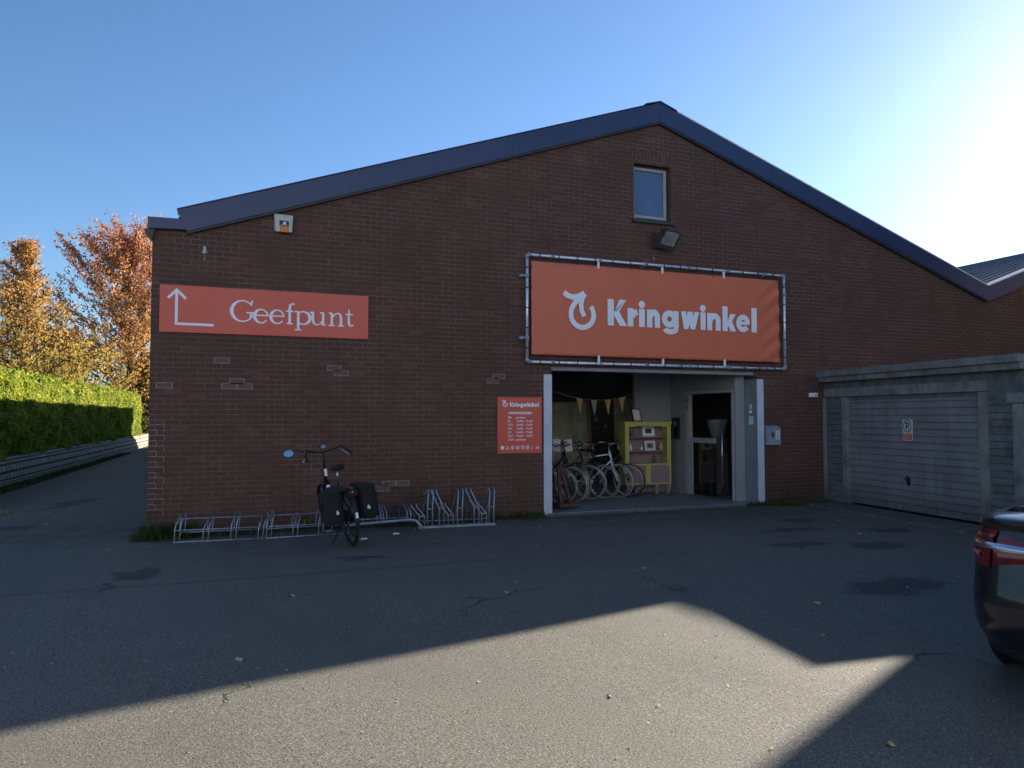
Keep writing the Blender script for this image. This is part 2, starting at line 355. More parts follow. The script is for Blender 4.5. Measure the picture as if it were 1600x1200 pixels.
# ------------------------------------------------------------------ shop building
K = .349                                    # roof pitch (rise / run)
SH = .046                                   # hall runs back along (SH, 1)
AX, AZ = 7.40, 6.99                         # underside of verge at the apex
VX, VZ = 15.72, 4.20                        # valley
RX, RZ = 19.6, 5.555                         # second ridge
EX = 26.0
def under(x):
    if x < -.38: return 4.27
    if x <= AX: return 4.27 + (AZ-4.27)*(x+.38)/(AX+.38)
    if x <= VX: return AZ + (VZ-AZ)*(x-AX)/(VX-AX)
    if x <= RX: return VZ + (RZ-VZ)*(x-VX)/(RX-VX)
    return RZ - K*(x-RX)
HALL = empty('brick_shop_building', (0, 0, 0), 0, 'long low brick shop hall with a wide gable, navy roof edge and open doorway', 'building')
DX0, DX1, DZ = 5.28, 9.53, 2.50             # doorway
WX0, WX1, WZ0, WZ1 = 6.90, 7.665, 5.15, 6.17
fw = MB()
cuts = sorted([-.83, -.38, 2.5, DX0, WX0, WX1, AX, DX1, 12, VX, RX, EX])
TH = .30
for a, b in zip(cuts[:-1], cuts[1:]):
    segs = [[0.0, None]]
    mid = (a+b)/2; zs = -.6
    if DX0 <= mid <= DX1: zs = DZ
    pieces = []
    if WX0 <= mid <= WX1: pieces = [(zs, WZ0), (WZ1, None)]
    else: pieces = [(zs, None)]
    for z0, z1 in pieces:
        ta = under(a)+.02 if z1 is None else z1; tb = under(b)+.02 if z1 is None else z1
        fw.hexa([(a, 0, z0), (b, 0, z0), (b, TH, z0), (a, TH, z0), (a, 0, ta), (b, 0, tb), (b, TH, tb), (a, TH, ta)])
fw.build('front_wall', M['brick'], HALL)
LB = 44.8
def sx(x, y): return x + SH*y
sw = MB(); sw.hexa([(-.83, TH, -.8), (-.53, TH, -.8), (sx(-.53, LB), LB, -.8), (sx(-.83, LB), LB, -.8), (-.83, TH, 4.25), (-.53, TH, 4.25), (sx(-.53, LB), LB, 4.25), (sx(-.83, LB), LB, 4.25)])
sw.hexa([(sx(-.83, LB), LB, -.8), (sx(EX, LB), LB, -.8), (sx(EX, LB), LB+.3, -.8), (sx(-.83, LB), LB+.3, -.8), (sx(-.83, LB), LB, 4.1), (sx(EX, LB), LB, 4.1), (sx(EX, LB), LB+.3, 4.1), (sx(-.83, LB), LB+.3, 4.1)])
sw.hexa([(EX-.3, TH, -.8), (EX, TH, -.8), (sx(EX, LB), LB, -.8), (sx(EX-.3, LB), LB, -.8), (EX-.3, TH, 3.7), (EX, TH, 3.7), (sx(EX, LB), LB, 3.7), (sx(EX-.3, LB), LB, 3.7)])
sw.build('side_wall', M['brick_side'], HALL)
# ribbed roof sheets, one part per slope
def slope(x0, z0, x1, z1, name):
    r = MB(); y = -.03; L = math.hypot(x1-x0, z1-z0); nx_, nz_ = -(z1-z0)/L, (x1-x0)/L
    if nz_ < 0: nx_, nz_ = -nx_, -nz_
    prof = []
    while y < LB+.2:
        prof += [(y, 0), (y+.21, 0), (y+.24, .05), (y+.30, .05), (y+.33, 0)]; y += .333
    n0 = 0; top = []
    for yy, h in prof:
        r.v.append((sx(x0, yy)+nx_*h, yy, z0+nz_*h)); r.v.append((sx(x1, yy)+nx_*h, yy, z1+nz_*h))
    n = len(prof)
    for i in range(n-1): r.f.append((2*i, 2*i+1, 2*i+3, 2*i+2)); r.s.append(False)
    n0 = len(r.v)
    for yy in (-.03, LB+.2):
        r.v.append((sx(x0, yy)-nx_*.05, yy, z0-nz_*.05)); r.v.append((sx(x1, yy)-nx_*.05, yy, z1-nz_*.05))
    r.f.append((n0, n0+2, n0+3, n0+1)); r.s.append(False)
    return r.build(name, M['roofsheet'], HALL)
RT = .27
slope(-.5, 4.22+RT-.02, AX, AZ+RT-.02, 'roof')
slope(AX, AZ+RT-.02, VX, VZ+RT-.03, 'roof')
slope(VX, VZ+RT-.02, RX, RZ+RT-.02, 'roof')
slope(RX, RZ+RT-.02, EX+.2, under(EX+.2)+RT-.02, 'roof')
# navy verge boards
def verge(pts_low, pts_top, y0=-.09, y1=.02):
    m = MB()
    for i in range(len(pts_low)-1):
        (a, za), (b, zb) = pts_low[i], pts_low[i+1]; (c, zc), (d, zd) = pts_top[i], pts_top[i+1]
        m.hexa([(a, y0, za), (b, y0, zb), (b, y1, zb), (a, y1, za), (c, y0, zc), (d, y0, zd), (d, y1, zd), (c, y1, zc)])
    return m
VA = AZ-.035; VT = 7.305; VV = 4.505; RV = RZ+.31
verge([(-.38, 4.262), (AX, VA)], [(-.52, 4.56), (AX, VT)]).build('verge_board', M['verge'], HALL, .006)
verge([(AX+.002, VA), (VX-.002, VZ-.02)], [(AX+.002, VT), (VX-.002, VV)]).build('verge_board', M['verge'], HALL, .006)
verge([(VX+.002, VZ-.02), (RX, RZ-.02)], [(VX+.002, VV), (RX, RV)]).build('verge_board', M['verge'], HALL, .006)
verge([(RX+.002, RZ-.02), (EX+.2, under(EX+.2)-.02)], [(RX+.002, RV), (EX+.2, under(EX+.2)+.31)]).build('verge_board', M['verge'], HALL, .006)
def vtrim(x0, z0, x1, z1, dz, name, mat, y0, y1, h):
    MB().hexa([(x0, y0, z0+dz), (x1, y0, z1+dz), (x1, y1, z1+dz), (x0, y1, z0+dz), (x0, y0, z0+dz+h), (x1, y0, z1+dz+h), (x1, y1, z1+dz+h), (x0, y1, z0+dz+h)]).build(name, mat, HALL)
for a, za, b, zb in ((-.38, 4.262, AX, VA), (AX, VA, VX, VZ-.02), (VX, VZ-.02, RX, RZ-.02)):
    vtrim(a, za, b, zb, -.028, 'drip_trim', M['darkframe'], -.075, -.004, .026)
vtrim(-.52, 4.562, AX-.3, VT-.3*K+.003, 0, 'verge_cap', M['verge'], -.10, .25, .014)
vtrim(AX-.3, VT-.085, AX, VT+.004, 0, 'ridge_cap', M['verge'], -.11, .4, .022)
vtrim(AX, VT+.004, AX+.35, VT+.004-.35*K, 0, 'ridge_cap', M['verge'], -.11, .4, .022)
vtrim(AX+.35, VT-.118, VX, VV+.002, 0, 'verge_cap', M['verge_cap'], -.095, .10, .022)
vtrim(VX, VV+.002, RX, RV+.002, 0, 'verge_cap', M['verge_cap'], -.095, .16, .02)
def joint(x, lo0, lo1, hi0, hi1, x0, x1):
    f = (x-x0)/(x1-x0); MB().box((x-.004, -.0925, lo0+(lo1-lo0)*f+.004), (x+.004, -.088, hi0+(hi1-hi0)*f-.004)).build('joint', M['darkframe'], HALL)
for x in (1.9, 4.55): joint(x, 4.262, VA, 4.56, VT, -.45, AX)
for x in (9.9, 12.7): joint(x, VA, VZ-.02, VT, VV, AX, VX)
m = MB(); m.hexa([(RX-.22, .2, RZ+.20), (RX+.22, .2, RZ+.20), (sx(RX+.22, LB), LB, RZ+.20), (sx(RX-.22, LB), LB, RZ+.20), (RX-.05, .2, RZ+.37), (RX+.05, .2, RZ+.37), (sx(RX+.05, LB), LB, RZ+.37), (sx(RX-.05, LB), LB, RZ+.37)]); m.build('ridge_cap', M['roofsheet'], HALL)
# box gutter at the left eave
gt = MB(); gt.hexa([(-.88, -.09, 4.265), (-.385, -.09, 4.285), (-.385, .3, 4.285), (-.88, .3, 4.265), (-.89, -.09, 4.43), (-.455, -.09, 4.435), (-.455, .3, 4.435), (-.89, .3, 4.43)])
gt.hexa([(-.9, .3, 4.265), (-.55, .3, 4.265), (sx(-.55, LB), LB+.2, 4.265), (sx(-.9, LB), LB+.2, 4.265), (-.9, .3, 4.43), (-.55, .3, 4.43), (sx(-.55, LB), LB+.2, 4.43), (sx(-.9, LB), LB+.2, 4.43)])
gt.build('gutter', M['verge'], HALL, .006)
MB().hexa([(-.93, -.07, 4.23), (-.83, -.07, 4.12), (-.83, .25, 4.12), (-.93, .25, 4.23), (-.93, -.07, 4.262), (-.80, -.07, 4.262), (-.80, .25, 4.262), (-.93, .25, 4.262)]).build('gutter_end', M['darkframe'], HALL)
# gable window
wf = MB()
yw = .10
wf.box((WX0, yw, WZ0+.03), (WX0+.035, yw+.07, WZ1)); wf.box((WX1-.035, yw, WZ0+.03), (WX1, yw+.07, WZ1))
wf.box((WX0+.035, yw, WZ1-.035), (WX1-.035, yw+.07, WZ1)); wf.box((WX0+.035, yw, WZ0+.03), (WX1-.035, yw+.07, WZ0+.065))
W = wf.build('window', M['darkframe'], HALL)
si = MB(); a, b, c, d = WX0+.037, WX1-.037, WZ0+.067, WZ1-.037
si.box((a, yw-.012, c), (a+.022, yw+.05, d)); si.box((b-.055, yw-.012, c), (b, yw+.05, d)); si.box((a+.022, yw-.012, d-.05), (b-.055, yw+.05, d)); si.box((a+.022, yw-.012, c), (b-.055, yw+.05, c+.05))
si.build('sash', M['winframe'], W, .003)
MB().box((a+.02, yw+.02, c+.045), (b-.05, yw+.03, d-.045)).build('pane', M['winpane'], W)
MB().hexa([(WX0-.05, -.06, WZ0-.045), (WX1+.04, -.06, WZ0-.045), (WX1+.04, .1, WZ0-.045), (WX0-.05, .1, WZ0-.045), (WX0-.05, -.06, WZ0), (WX1+.04, -.06, WZ0), (WX1+.04, .12, WZ0+.028), (WX0-.05, .12, WZ0+.028)]).build('sill', M['darkframe'], W)
MB().box((WX0, -.003, WZ1), (WX1+.0, .02, WZ1+.212)).build('soldier_course', M['soldier'], HALL)
# re-pointed bricks with pale mortar outlines
def outline(x, z, wd=.212, h=.0733, t=.011):
    y0, y1 = -.0025, .01; mr = MB(); k = round(z/.0733); of = .106 if k % 2 == 0 else 0
    x = round((x+of)/.212)*.212-of-.006; z = k*.0733-.004
    if x < -.8: wd -= (-.828-x); x = -.828
    mr.box((x, y0, z), (x+wd, y1, z+t)); mr.box((x, y0, z+h), (x+wd, y1, z+h+t))
    mr.box((x, y0-.0004, z+t), (x+t, y1, z+h)); mr.box((x+wd-t, y0-.0004, z+t), (x+wd, y1, z+h)); q_ = mr.build('mortar_repair', M['mortar'], HALL); MB().box((x+t+.001, -.0012, z+t+.001), (x+wd-t-.001, .01, z+h-.001)).build('replaced_brick', M['newbrick'], q_)
def course(z): return round(z/.0733)*.0733
for x, z in ((.18, 2.13), (.06, 2.06), (.28, 2.06), (1.50, 2.31), (1.62, 2.24), (4.18, 2.22), (4.30, 2.29), (2.45, .60), (2.38, .53), (2.6, .6), (.05,2.42), (-.75, 2.05)):
    outline(x, course(z))
for k in range(5, 22):
    z = k*.0733-.004; wd = .196 if k % 2 else .098
    MB().box((-.829, -.003, z), (-.829+wd, .01, z+.009)).box((-.829+wd, -.0026, z+.009-.0733), (-.82+wd, .01, z)).build('mortar_repair', M['mortar'], HALL)

# door posts and lintel
p = MB(); p.box((5.14, -.012, -.02), (5.285, -.002, 2.36)); q_ = p.build('door_post', M['steelpost'], HALL); MB().box((5.2825, -.002, -.02), (5.295, .33, 2.36)).build('post_return', M['return'], q_)
p = MB(); p.box((9.525, -.012, -.02), (9.675, -.002, 2.36)); q_ = p.build('door_post', M['steelpost'], HALL); MB().box((9.515, -.012, -.02), (9.525, .33, 2.36)).build('post_return', M['return'], q_)
MB().box((5.297, .06, 2.435), (9.513, .29, 2.75)).build('lintel', M['lintel'], HALL, .004)
# interior: porch floor, walls, ceiling
MB().box((5.20, -.02, -.2), (12.9, 7.2, .045)).build('floor_slab', M['greyfloor'], HALL)
MB().box((5.20, -.075, -.2), (9.66, -.022, .03)).build('threshold', M['concrete'], HALL, .006)
iw = MB()
iw.box((5.08, .33, .045), (5.13, 7.2, 2.95)); iw.box((5.13, 7.0, .045), (12.9, 7.05, 2.95)); iw.box((12.9, .33, .045), (12.95, 7.05, 2.95))
iw.build('inner_wall', M['shopwall'], HALL)
MB().box((5.08, .32, 2.95), (12.95, 7.05, 3.0)).build('ceiling', M['shopwall'], HALL)
pw = MB()
pw.box((8.40, 2.55, .045), (9.370, 2.63, 2.95))                      # white partition behind the cabinet
pw.box((9.290, 1.98, .045), (9.370, 2.55, 2.95)); pw.box((9.290, .385, 2.20), (9.370, 1.98, 2.95)); pw.box((9.290, .335, .045), (9.51, .385, 2.95))
pw.build('partition', M['plaster'], HALL)
DR = MB(); DR.box((9.275, 1.84, .045), (9.365, 1.97, 2.19)); DR.box((9.275, .387, .045), (9.365, .44, 2.19)); DR.box((9.275, .44, 2.12), (9.365, 1.84, 2.19))
DF = DR.build('entrance_door', M['winframe'], HALL, .004)
lf = MB(); lf.box((9.285, 1.74, .06), (9.335, 1.838, 1.22)); lf.box((9.285, 1.0, 1.12), (9.335, 1.74, 1.22))
lf.build('door_leaf', M['winframe'], DF, .003)
MB().box((9.305, 1.0, .06), (9.320, 1.74, 1.12)).build('dark_panel', M['glass_dark'], DF)
hd = MB(); hd.tube([(9.190, .62, .25), (9.190, .62, 1.58)], .014, 10); hd.tube([(9.190, .62, .4), (9.290, .62, .4)], .008); hd.tube([(9.190, .62, 1.45), (9.290, .62, 1.45)], .008)
hd.build('handle', M['steel'], DF)
pp = MB(); pp.box((9.266, 1.86, 1.93), (9.270, 1.955, 2.07)); pp.box((9.266, 1.86, 1.78), (9.270, 1.95, 1.9)); pp.build('notice', M['cream_box'], DF)

# ------------------------------------------------------------------ things in the doorway
def bucketpedestal():
    t = empty('pedestal_planter', (9.93, 1.75, .045), R(20), 'tall grey tapered planter on a beige pedestal just inside the glazed entrance', 'planter')
    MB().hexa([(-.16, -.16, 0), (.16, -.16, 0), (.16, .16, 0), (-.16, .16, 0), (-.15, -.15, 1.13), (.15, -.15, 1.13), (.15, .15, 1.13), (-.15, .15, 1.13)]).build('pedestal', M['cream_box'], t, .01)
    MB().lathe((0, 0, 1.13), (0, 0, 1), [(0, .0), (0, .13), (.36, .21), (.42, .215), (.42, .19), (.3, .18), (.3, 0)], 28).build('pot', M['cream_box'], t)
    MB().box((-.12, -.165, .85), (.08, -.158, 1.08)).build('nameplate', M['darkwall'], t)
bucketpedestal()
# cabinet
CAB = empty('display_cabinet', (8.45, 2.24, .045), R(-5), 'lime green display cabinet with dusty pink doors and open glazed shelves', 'cabinet')
cw, cd, ch = 1.05, .33, 1.47
cb = MB(); zb = .2
cb.box((-cw/2, -cd/2, zb), (-cw/2+.04, cd/2, ch)); cb.box((cw/2-.04, -cd/2, zb), (cw/2, cd/2, ch)); cb.box((-cw/2-.02, -cd/2-.015, ch), (cw/2+.02, cd/2, ch+.035))
cb.box((-cw/2+.04, -cd/2, zb), (cw/2-.04, cd/2, zb+.03)); cb.box((-cw/2+.04, -cd/2, .60), (cw/2-.04, cd/2, .635))
cb.box((-cw/2+.04, -cd/2, .635), (-cw/2+.09, -cd/2+.03, ch)); cb.box((cw/2-.09, -cd/2, .635), (cw/2-.04, -cd/2+.03, ch))
cb.box((-.055, -cd/2-.004, zb+.03), (.055, -cd/2+.02, .6))
cb.build('carcass', M['lime'], CAB, .004)
va = MB(); pts = [(-cw/2+.09, -cd/2+.005, ch)]
for i in range(25):
    u = i/24; x = -cw/2+.09+u*(cw-.18); pts.append((x, -cd/2+.005, ch-.045-.02*abs(math.sin(u*math.pi*4))-.02*(abs(u-.5)*2)**2))
pts.append((cw/2-.09, -cd/2+.005, ch)); va.ext(pts, (0, .02, 0)).build('valance', M['lime'], CAB)
MB().box((-cw/2+.04, cd/2-.02, zb+.03), (cw/2-.04, cd/2-.005, ch)).build('back_panel', M['pink'], CAB)
for s in (-1, 1):
    MB().box((s*.057, -cd/2-.002, zb+.032), (s*(cw/2-.042), -cd/2+.018, .598)).build('cabinet_door', M['pink'], CAB, .004)
for z in (.88, 1.17): MB().box((-cw/2+.04, -cd/2+.035, z), (cw/2-.04, cd/2-.02, z+.018)).build('shelf', M['pink'], CAB)
for x in (-cw/2+.07, cw/2-.07, cw/2-.33):
    MB().hexa([(x-.025, -cd/2+.02, 0), (x+.025, -cd/2+.02, 0), (x+.025, -cd/2+.07, 0), (x-.025, -cd/2+.07, 0), (x-.04, -cd/2, zb), (x+.04, -cd/2, zb), (x+.04, -cd/2+.09, zb), (x-.04, -cd/2+.09, zb)]).build('leg', M['pink'], CAB)
def cabpt(x, y, z): return tuple(Matrix.Rotation(R(-5), 4, 'Z') @ Vector((x, y, 0)) + Vector((8.45, 2.24, z+.045)))
def framed(name, loc, w_, h_, rz, tilt, fm, pm, label, cat='picture frame', inner=None):
    t = empty(name, loc, rz, label, cat); Mx = Matrix.Rotation(tilt, 4, 'X'); f = MB(); e = .022
    f.box((-w_/2, -.008, 0), (-w_/2+e, .008, h_), Mx); f.box((w_/2-e, -.008, 0), (w_/2, .008, h_), Mx); f.box((-w_/2+e, -.008, 0), (w_/2-e, .008, e), Mx); f.box((-w_/2+e, -.008, h_-e), (w_/2-e, .008, h_), Mx)
    f.build('frame', fm, t); MB().box((-w_/2+e, -.002, e), (w_/2-e, .004, h_-e), Mx).build('print', pm, t)
    if inner: MB().box((-w_/4, -.004, h_*.28), (w_/4, -.0025, h_*.72), Mx).build('picture', inner, t)
framed('picture_frame', cabpt(-.16, .0, ch+.035), .27, .28, R(18), R(-14), M['black'], M['paper'], 'black framed certificate leaning on top of the lime green cabinet')
framed('picture_frame', cabpt(.14, .03, .898), .24, .2, R(-5), R(-8), M['white'], M['alarmcase'], 'small white photo frame on the middle cabinet shelf', inner=M['darkwall'])
framed('picture_frame', cabpt(.13, .08, 1.188), .3, .24, R(-5), R(-8), M['alarmcase'], M['white'], 'pale picture panel standing on the upper cabinet shelf', inner=M['navy'])
def vase(loc, h, r, mat, label):
    o = MB().lathe((0, 0, 0), (0, 0, 1), [(0, 0), (0, r*.6), (h*.3, r), (h*.6, r*.7), (h*.8, r*.35), (h, r*.5), (h, .001)], 16).build('vase', mat, None)
    o.location = loc; tag(o, label, 'ornament', 'ornaments in the display cabinet')
vase(cabpt(-.33, .0, .898), .15, .04, M['white'], 'white bottle vase at the left of the middle cabinet shelf')
vase(cabpt(-.07, .0, .898), .1, .03, M['white'], 'short white vase in the centre of the middle cabinet shelf')
vase(cabpt(.38, .0, .898), .19, .045, M['lime'], 'green ornament at the right of the middle cabinet shelf')
vase(cabpt(-.22, .0, 1.188), .18, .035, M['cream_box'], 'slim grey vase on the upper cabinet shelf')
vase(cabpt(-.36, .02, 1.188), .15, .06, M['darkwall'], 'dark round vase at the left of the upper cabinet shelf')
vase(cabpt(.22, .0, .635), .16, .04, M['darkwall'], 'dark bottle on the lowest cabinet shelf')
# telephone-like wall unit
t = empty('wall_telephone', (9.285, 2.30, 1.38), 0, 'dark wall telephone on the white partition right of the cabinet', 'telephone')
MB().box((-.06, -.13, -.2), (0, .11, .26)).build('housing', M['black'], t, .01); MB().tube([(-.08, .02, -.20), (-.10, .03, -.05), (-.08, .02, .12)], [.04, .02, .035]).build('handset', M['darkframe'], t)
MB().box((-.063, -.05, .06), (-.0605, .03, .17)).build('display', M['lintel'], t)
# framed mirror, shelves, boards deep inside
def board(loc, w_, h_, rz, mat, label, name='leaning_board', cat='board'):
    o = MB().box((-w_/2, -.015, 0), (w_/2, .015, h_)).build(name, mat, None, .004); o.location = loc; o.rotation_euler = (R(-4), 0, rz); tag(o, label, cat)
board((7.78, 4.5, .045), 1.0, 1.95, R(0), M['olive'], 'tall olive grey board standing deep inside behind the bicycles')
board((8.33, 4.6, .045), .3, 2.0, R(8), M['brownc'], 'narrow brown board beside the olive board deep inside')
board((9.15, 4.3, 1.0), .5, 1.1, R(-5), M['olive'], 'yellowish panel hanging deep inside left of the white partition', 'wall_panel', 'panel')
sh = empty('shelving_unit', (9.0, 5.1, .045), 0, 'dark shelving unit with many thin shelves deep inside behind the bicycles', 'shelving')
for z in [.3+.17*i for i in range(11)]: MB().box((-.45, -.2, z), (.45, .2, z+.015)).build('shelf', M['cream_box'], sh)
for x in (-.45, .43):
    for y in (-.2, .18): MB().box((x, y, 0), (x+.02, y+.02, 2.2)).build('upright', M['darkframe'], sh)
for i in range(9):
    x = -.36+.09*i; z = .315+.17*(2+(i*5) % 8); o = MB().box((-.03, -.05, 0), (.03, .05, .1+.01*(i % 4))).build('stored_box', [M['brownc'], M['olive'], M['darkwall']][i % 3], None)
    o.location = (9.0+x, 5.0, .045+z); tag(o, 'small dull box stored on the dark shelving unit deep inside', 'box', 'boxes on the shelving unit')
# bunting
bn = empty('bunting', (0, 0, 0), 0, 'string of mustard and grey cloth pennants hanging across the doorway interior', 'bunting')
def cat_(u): return (5.36+(8.36-5.36)*u, 1.1+1.0*u, 1.93+.30*(1-2*u)**2+.10*(1-u))
MB().tube([cat_(i/24) for i in range(25)], .004, 5).build('cord', M['cream'], bn)
for i, u in enumerate((.40, .525, .65, .78)):
    a, b = Vector(cat_(u-.028)), Vector(cat_(u+.028)); c = (a+b)/2+Vector((.01, .0, -.31))
    MB().ext([a, b, c], (.002, -.003, 0)).build('pennant', M['pennant'] if i != 1 else M['pennant2'], bn)

# bicycles --------------------------------------------------------------
WR = .335
def add_wheel(parent, x, tyre, rim, r=WR, tw=.0125):
    c = (x, 0, r)
    w_ = empty_part('wheel', parent)
    MB().torus(c, (0, 1, 0), r-.014, tw, 44, 8).build('tyre', tyre, w_)
    m = MB(); m.torus(c, (0, 1, 0), r-.042, .010, 40, 6, 1.2); m.tube([(x, -.045, r), (x, .045, r)], .022, 10)
    for k in range(28):
        a = 2*math.pi*k/28; s = .03 if k % 2 else -.03
        m.tube([(x+.02*math.cos(a+.5), s, r+.02*math.sin(a+.5)), (x+(r-.045)*math.cos(a), 0, r+(r-.045)*math.sin(a))], .0014, 3, False)
    m.build('rim', rim, w_)
def empty_part(name, parent):
    o = bpy.data.objects.new(name, None); col.objects.link(o); o.parent = parent; return o
def simple_bike(label, framec, tyre, lady=True, group='second-hand bicycles standing inside the doorway'):
    t = empty('bicycle', (0, 0, 0), 0, label, 'bicycle', group)
    add_wheel(t, 0, tyre, M['steel']); add_wheel(t, 1.08, tyre, M['steel'])
    f = MB(); bb = (.45, 0, .29); st = (.30, 0, .78); hh = (.90, 0, .86); hl = (.94, 0, .74)
    f.tube([bb, st], .015); f.tube([hl, bb], .017)
    if lady: f.tube([hh, (.68, 0, .62), (.40, 0, .45)], .014)
    else: f.tube([hh, (.31, 0, .76)], .014)
    for s in (-1, 1): f.tube([bb, (0, s*.06, WR)], .009); f.tube([(.32, 0, .72), (0, s*.06, WR)], .008)
    f.tube([(.885, 0, .93), hl], .02); f.build('frame', framec, t)
    fk = MB()
    for s in (-1, 1): fk.tube([(.945, s*.045, .70), (1.0, s*.05, .52), (1.08, s*.05, WR)], .011)
    fk.tube([(.945, -.05, .70), (.945, .05, .70)], .013); fk.build('fork', M['steel'] if lady else framec, t)
    hb = MB(); hb.tube([(.885, 0, .93), (.87, 0, 1.04)], .013); hb.tube([(.66, -.28, 1.06), (.82, -.27, 1.10), (.93, -.12, 1.07), (.90, 0, 1.04), (.93, .12, 1.07), (.82, .27, 1.10), (.66, .28, 1.06)], .011)
    hb.build('handlebar', M['steel'], t)
    for s in (-1, 1): MB().tube([(.64, s*.28, 1.055), (.76, s*.275, 1.085)], .016).build('grip', M['black'], t)
    sd_ = MB(); sd_.tube([(.24, 0, .93), (.38, 0, .935), (.50, 0, .925)], [.085, .06, .02], 10); sd_.xf(Matrix.Translation((0, 0, .0)))
    sd_.v = [(x, y, .93+(z-.93)*.4) for x, y, z in sd_.v]; sd_.build('saddle', M['black'], t)
    MB().tube([(.31, 0, .74), (.285, 0, .92)], .012).build('seat_post', M['steel'], t)
    for cx, a0, a1 in ((0, 20, 190), (1.08, 30, 150)):
        mg = MB(); P = [(cx+(WR+.02)*math.cos(R(a)), 0, WR+(WR+.02)*math.sin(R(a))) for a in range(a0, a1+1, 10)]
        for p, q in zip(P[:-1], P[1:]): mg.quad((p[0], -.024, p[2]), (q[0], -.024, q[2]), (q[0], .024, q[2]), (p[0], .024, p[2]), smooth=True)
        mg.build('mudguard', M['black'], t)
    cr = MB(); cr.lathe((.45, .05, .29), (0, 1, 0), [(0, .0), (0, .09), (.006, .09), (.006, 0)], 24); cr.tube([(.45, .07, .29), (.50, .07, .13)], .009); cr.tube([(.45, -.07, .29), (.40, -.07, .45)], .009)
    cr.box((.44, .07, .115), (.55, .15, .135)); cr.box((.35, -.15, .44), (.46, -.07, .46)); cr.build('crank', M['steel'], t)
    return t
bA = simple_bike('dark bicycle nearest the left door post, mostly hidden by it', M['blackgloss'], M['cream'])
bB = simple_bike('pale framed bicycle with straight top tube and pale tyres, second from the right', M['white'], M['cream'], False)
spots = [  # px-derived floor positions of front wheels
 (6.02, 1.22, -148, bA, None), (6.22, 1.18, -141, None, 'dark bicycle with an orange reflector in its spokes, second from the left'),
 (6.42, 1.42, -147, None, 'dark bicycle carrying a white price card, third from the left'), (6.86, 1.66, -145, None, 'dark bicycle in the middle of the row with tall pale tyre'),
 (7.18, 1.68, -144, None, 'dark bicycle fifth from the left with chrome handlebar stem'), (7.49, 1.68, -146, bB, None),
 (7.76, 1.72, -144, None, 'dark tyred bicycle at the right end of the row in front of the lime cabinet')]
cards = []
for i, (fx, fy, az, o, lab) in enumerate(spots):
    if o is None:
        o = copy_tree(bA); o['label'] = lab
        if i == 6:
            for ch in o.children:
                if ch.name.startswith('wheel'):
                    for c2 in ch.children:
                        if c2.name.startswith('tyre'): c2.data = c2.data.copy(); c2.data.materials[0] = M['black']
    th = R(-43 - (i % 3)*3 + 2)       # heading: front wheel towards the opening and to the right
    o.rotation_euler = (R([4, -3, 5, 3, 4, -2, 4][i]), 0, th)
    o.location = (fx-1.08*math.cos(th), fy-1.08*math.sin(th), .046)
for i, (x, y, z) in enumerate(((6.18, 1.75, .98), (6.50, 1.85, .97))):
    o = MB().box((-.075, -.002, 0), (.075, .002, .24)).build('price_card', M['paper'], None); o.location = (x, y, z); o.rotation_euler = (R(-8), R(4-9*i), R(-10))
    tag(o, ['white price card hanging on the left bicycle handlebar', 'smaller white price card right of the first one on the bicycles'][i], 'card')
# wooden trolley by the left post
t = empty('wooden_stand', (5.78, .50, .045), R(8), 'reddish wooden folding stand on a low base just inside the left door post', 'stand')
for s in (-1, 1):
    MB().hexa([(s*.10-.03, -.02, .1), (s*.10+.03, -.02, .1), (s*.10+.03, .02, .1), (s*.10-.03, .02, .1), (s*.02-.03-.06, .1, .75), (s*.02+.03-.06, .1, .75), (s*.02+.03-.06, .14, .75), (s*.02-.03-.06, .14, .75)]).build('leg', M['wood'], t)
MB().box((-.2, -.12, .03), (.2, .2, .1)).build('base', M['wood'], t, .01)

# ------------------------------------------------------------------ signs
def stroke(mb, pts, w_, y, th=.002):
    pts = [Vector((p[0], 0, p[1])) for p in pts]; ws = w_ if isinstance(w_, (list, tuple)) else [w_]*len(pts); L = []; Rr = []
    for i, p in enumerate(pts):
        d = (pts[min(i+1, len(pts)-1)]-pts[max(i-1, 0)]).normalized(); n = Vector((-d.z, 0, d.x))
        L.append(p+n*ws[i]/2); Rr.append(p-n*ws[i]/2)
    for i in range(len(pts)-1):
        q = [(v.x, y, v.z) for v in (L[i], L[i+1], Rr[i+1], Rr[i])]
        mb.quad(*q)
def arc(cx, cz, rx, rz, a0, a1, n=20): return [(cx+rx*math.cos(R(a0+(a1-a0)*i/n)), cz+rz*math.sin(R(a0+(a1-a0)*i/n))) for i in range(n+1)]
def poly(mb, pts, y): mb.quad(*[(a, y, b) for a, b in pts])
class YY:    # every stroke of a text lies .25 mm in front of the one before
    def __init__(s, y): s.y = y
    def __call__(s): s.y -= .00025; return s.y
def kring_logo(mb, Y, cx, cz, s):       # s = outer ring radius
    stroke(mb, arc(cx, cz, .82*s, .82*s, 42, -185, 40), .34*s, Y())
    stroke(mb, [(cx-.82*s, cz+.02*s), (cx-.78*s, cz+.34*s), (cx-.55*s, cz+.72*s), (cx-.12*s, cz+1.18*s), (cx+.13*s, cz+1.42*s)], .34*s, Y())
    stroke(mb, [(cx-1.32*s, cz+1.38*s), (cx-1.0*s, cz+1.18*s), (cx-.62*s, cz+1.10*s), (cx-.2*s, cz+1.2*s), (cx+.16*s, cz+1.42*s)], .36*s, Y())
    stroke(mb, [(cx+.16*s, cz+1.40*s), (cx-.02*s, cz+1.05*s), (cx-.10*s, cz+.65*s), (cx-.03*s, cz+.22*s), (cx+.14*s, cz-.10*s)], [.40*s, .36*s, .34*s, .33*s, .32*s], Y())
